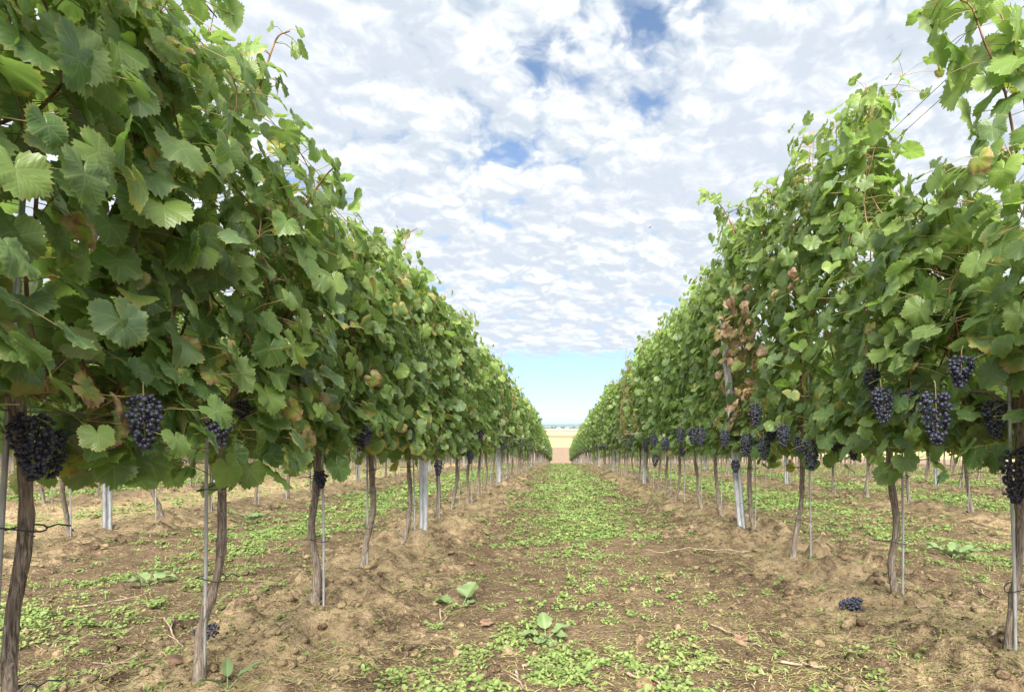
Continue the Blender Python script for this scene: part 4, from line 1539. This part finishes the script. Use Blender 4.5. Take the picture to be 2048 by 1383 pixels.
def farm_building(px, w, dpt, h, label):
    y = 3150.0
    x = (px - VX) / F * y
    root = ob('farm_building', None, None, (x, y, PLAIN - 0.3), None, label, 'building')
    a = Acc()
    X, Y = w / 2, dpt / 2
    V = np.array([(-X, -Y, 0), (X, -Y, 0), (X, Y, 0), (-X, Y, 0), (-X, -Y, h), (X, -Y, h), (X, Y, h), (-X, Y, h), (-X, 0, h * 1.35), (X, 0, h * 1.35)])
    a.add(V, [np.array([[0, 1, 5, 4], [1, 2, 6, 5], [2, 3, 7, 6], [3, 0, 4, 7]]), np.array([[5, 6, 9], [7, 4, 8]])], 0)
    ob('wall', a.mesh('wall', [M_WHITE], False), root)
    b = Acc()
    e = 0.6
    for s in (-1, 1):
        Vr = np.array([(-X - e, s * (Y + e), h - 0.2), (X + e, s * (Y + e), h - 0.2), (X + e, 0, h * 1.38), (-X - e, 0, h * 1.38)])
        Vr = np.vstack([Vr, Vr + np.array([0, 0, 0.4])])
        b.add(Vr, [np.array([[0, 1, 2, 3], [4, 5, 6, 7], [0, 1, 5, 4], [1, 2, 6, 5], [2, 3, 7, 6], [3, 0, 4, 7]])], 0)
    ob('roof', b.mesh('roof', [M_ROOF], False), root)


farm_building(1117, 26, 14, 7, 'small white farm building left among the far trees on the plain')
farm_building(1134, 16, 12, 6, 'smaller white farm building right among the far trees on the plain')

# bird high over the alley
def bird():
    b = spot(1300, 455, Y=24.0)
    root = ob('bird', None, None, b, (0, 0, R(35)), 'tiny dark bird in the sky above the right row', 'bird')
    P = np.array([[-0.05, 0, 0.004], [-0.03, 0, 0.004], [0, 0, 0], [0.03, 0, 0.003], [0.042, 0, 0.006], [0.055, 0, 0.004]])
    V, pl = tube(P, [0.004, 0.009, 0.014, 0.009, 0.008, 0.002], 8)
    ob('body', mk_mesh('body', V, pl, [M_TIE]), root)
    for s in (-1, 1):
        W = np.array([(0.022, 0, 0.006), (-0.018, 0, 0.006), (0.025, s * 0.05, 0.03), (-0.012, s * 0.05, 0.028), (0.0, s * 0.11, 0.018), (-0.02, s * 0.105, 0.017)])
        W2 = np.vstack([W, W - np.array([0, 0, 0.003])])
        Qd = np.array([[0, 1, 3, 2], [2, 3, 5, 4], [6, 7, 9, 8], [8, 9, 11, 10], [0, 2, 8, 6], [2, 4, 10, 8], [1, 3, 9, 7], [3, 5, 11, 9]])
        ob('wing', mk_mesh('wing', W2, [Qd], [M_TIE]), root)


bird()


# ------------------------------------------------------------------ haze over the plain
def haze():
    m, t = material('haze_air')
    vol = t.new('ShaderNodeVolumePrincipled')
    vol.inputs['Color'].default_value = (0.62, 0.80, 1.0, 1)
    vol.inputs['Density'].default_value = 8.0e-5
    vol.inputs['Anisotropy'].default_value = 0.2
    o = t.new('ShaderNodeOutputMaterial')
    t.link(vol.outputs[0], o.inputs['Volume'])
    a, b, z0, z1 = 26000, 27000, PLAIN - 3, 75
    V = np.array([(x, y, z) for x in (-a, a) for y in (-400, b) for z in (z0, z1)])
    Qd = np.array([[0, 1, 3, 2], [4, 6, 7, 5], [0, 4, 5, 1], [2, 3, 7, 6], [0, 2, 6, 4], [1, 5, 7, 3]])
    ob('haze', mk_mesh('haze', V, [Qd], [m], False), kind='stuff')


haze()
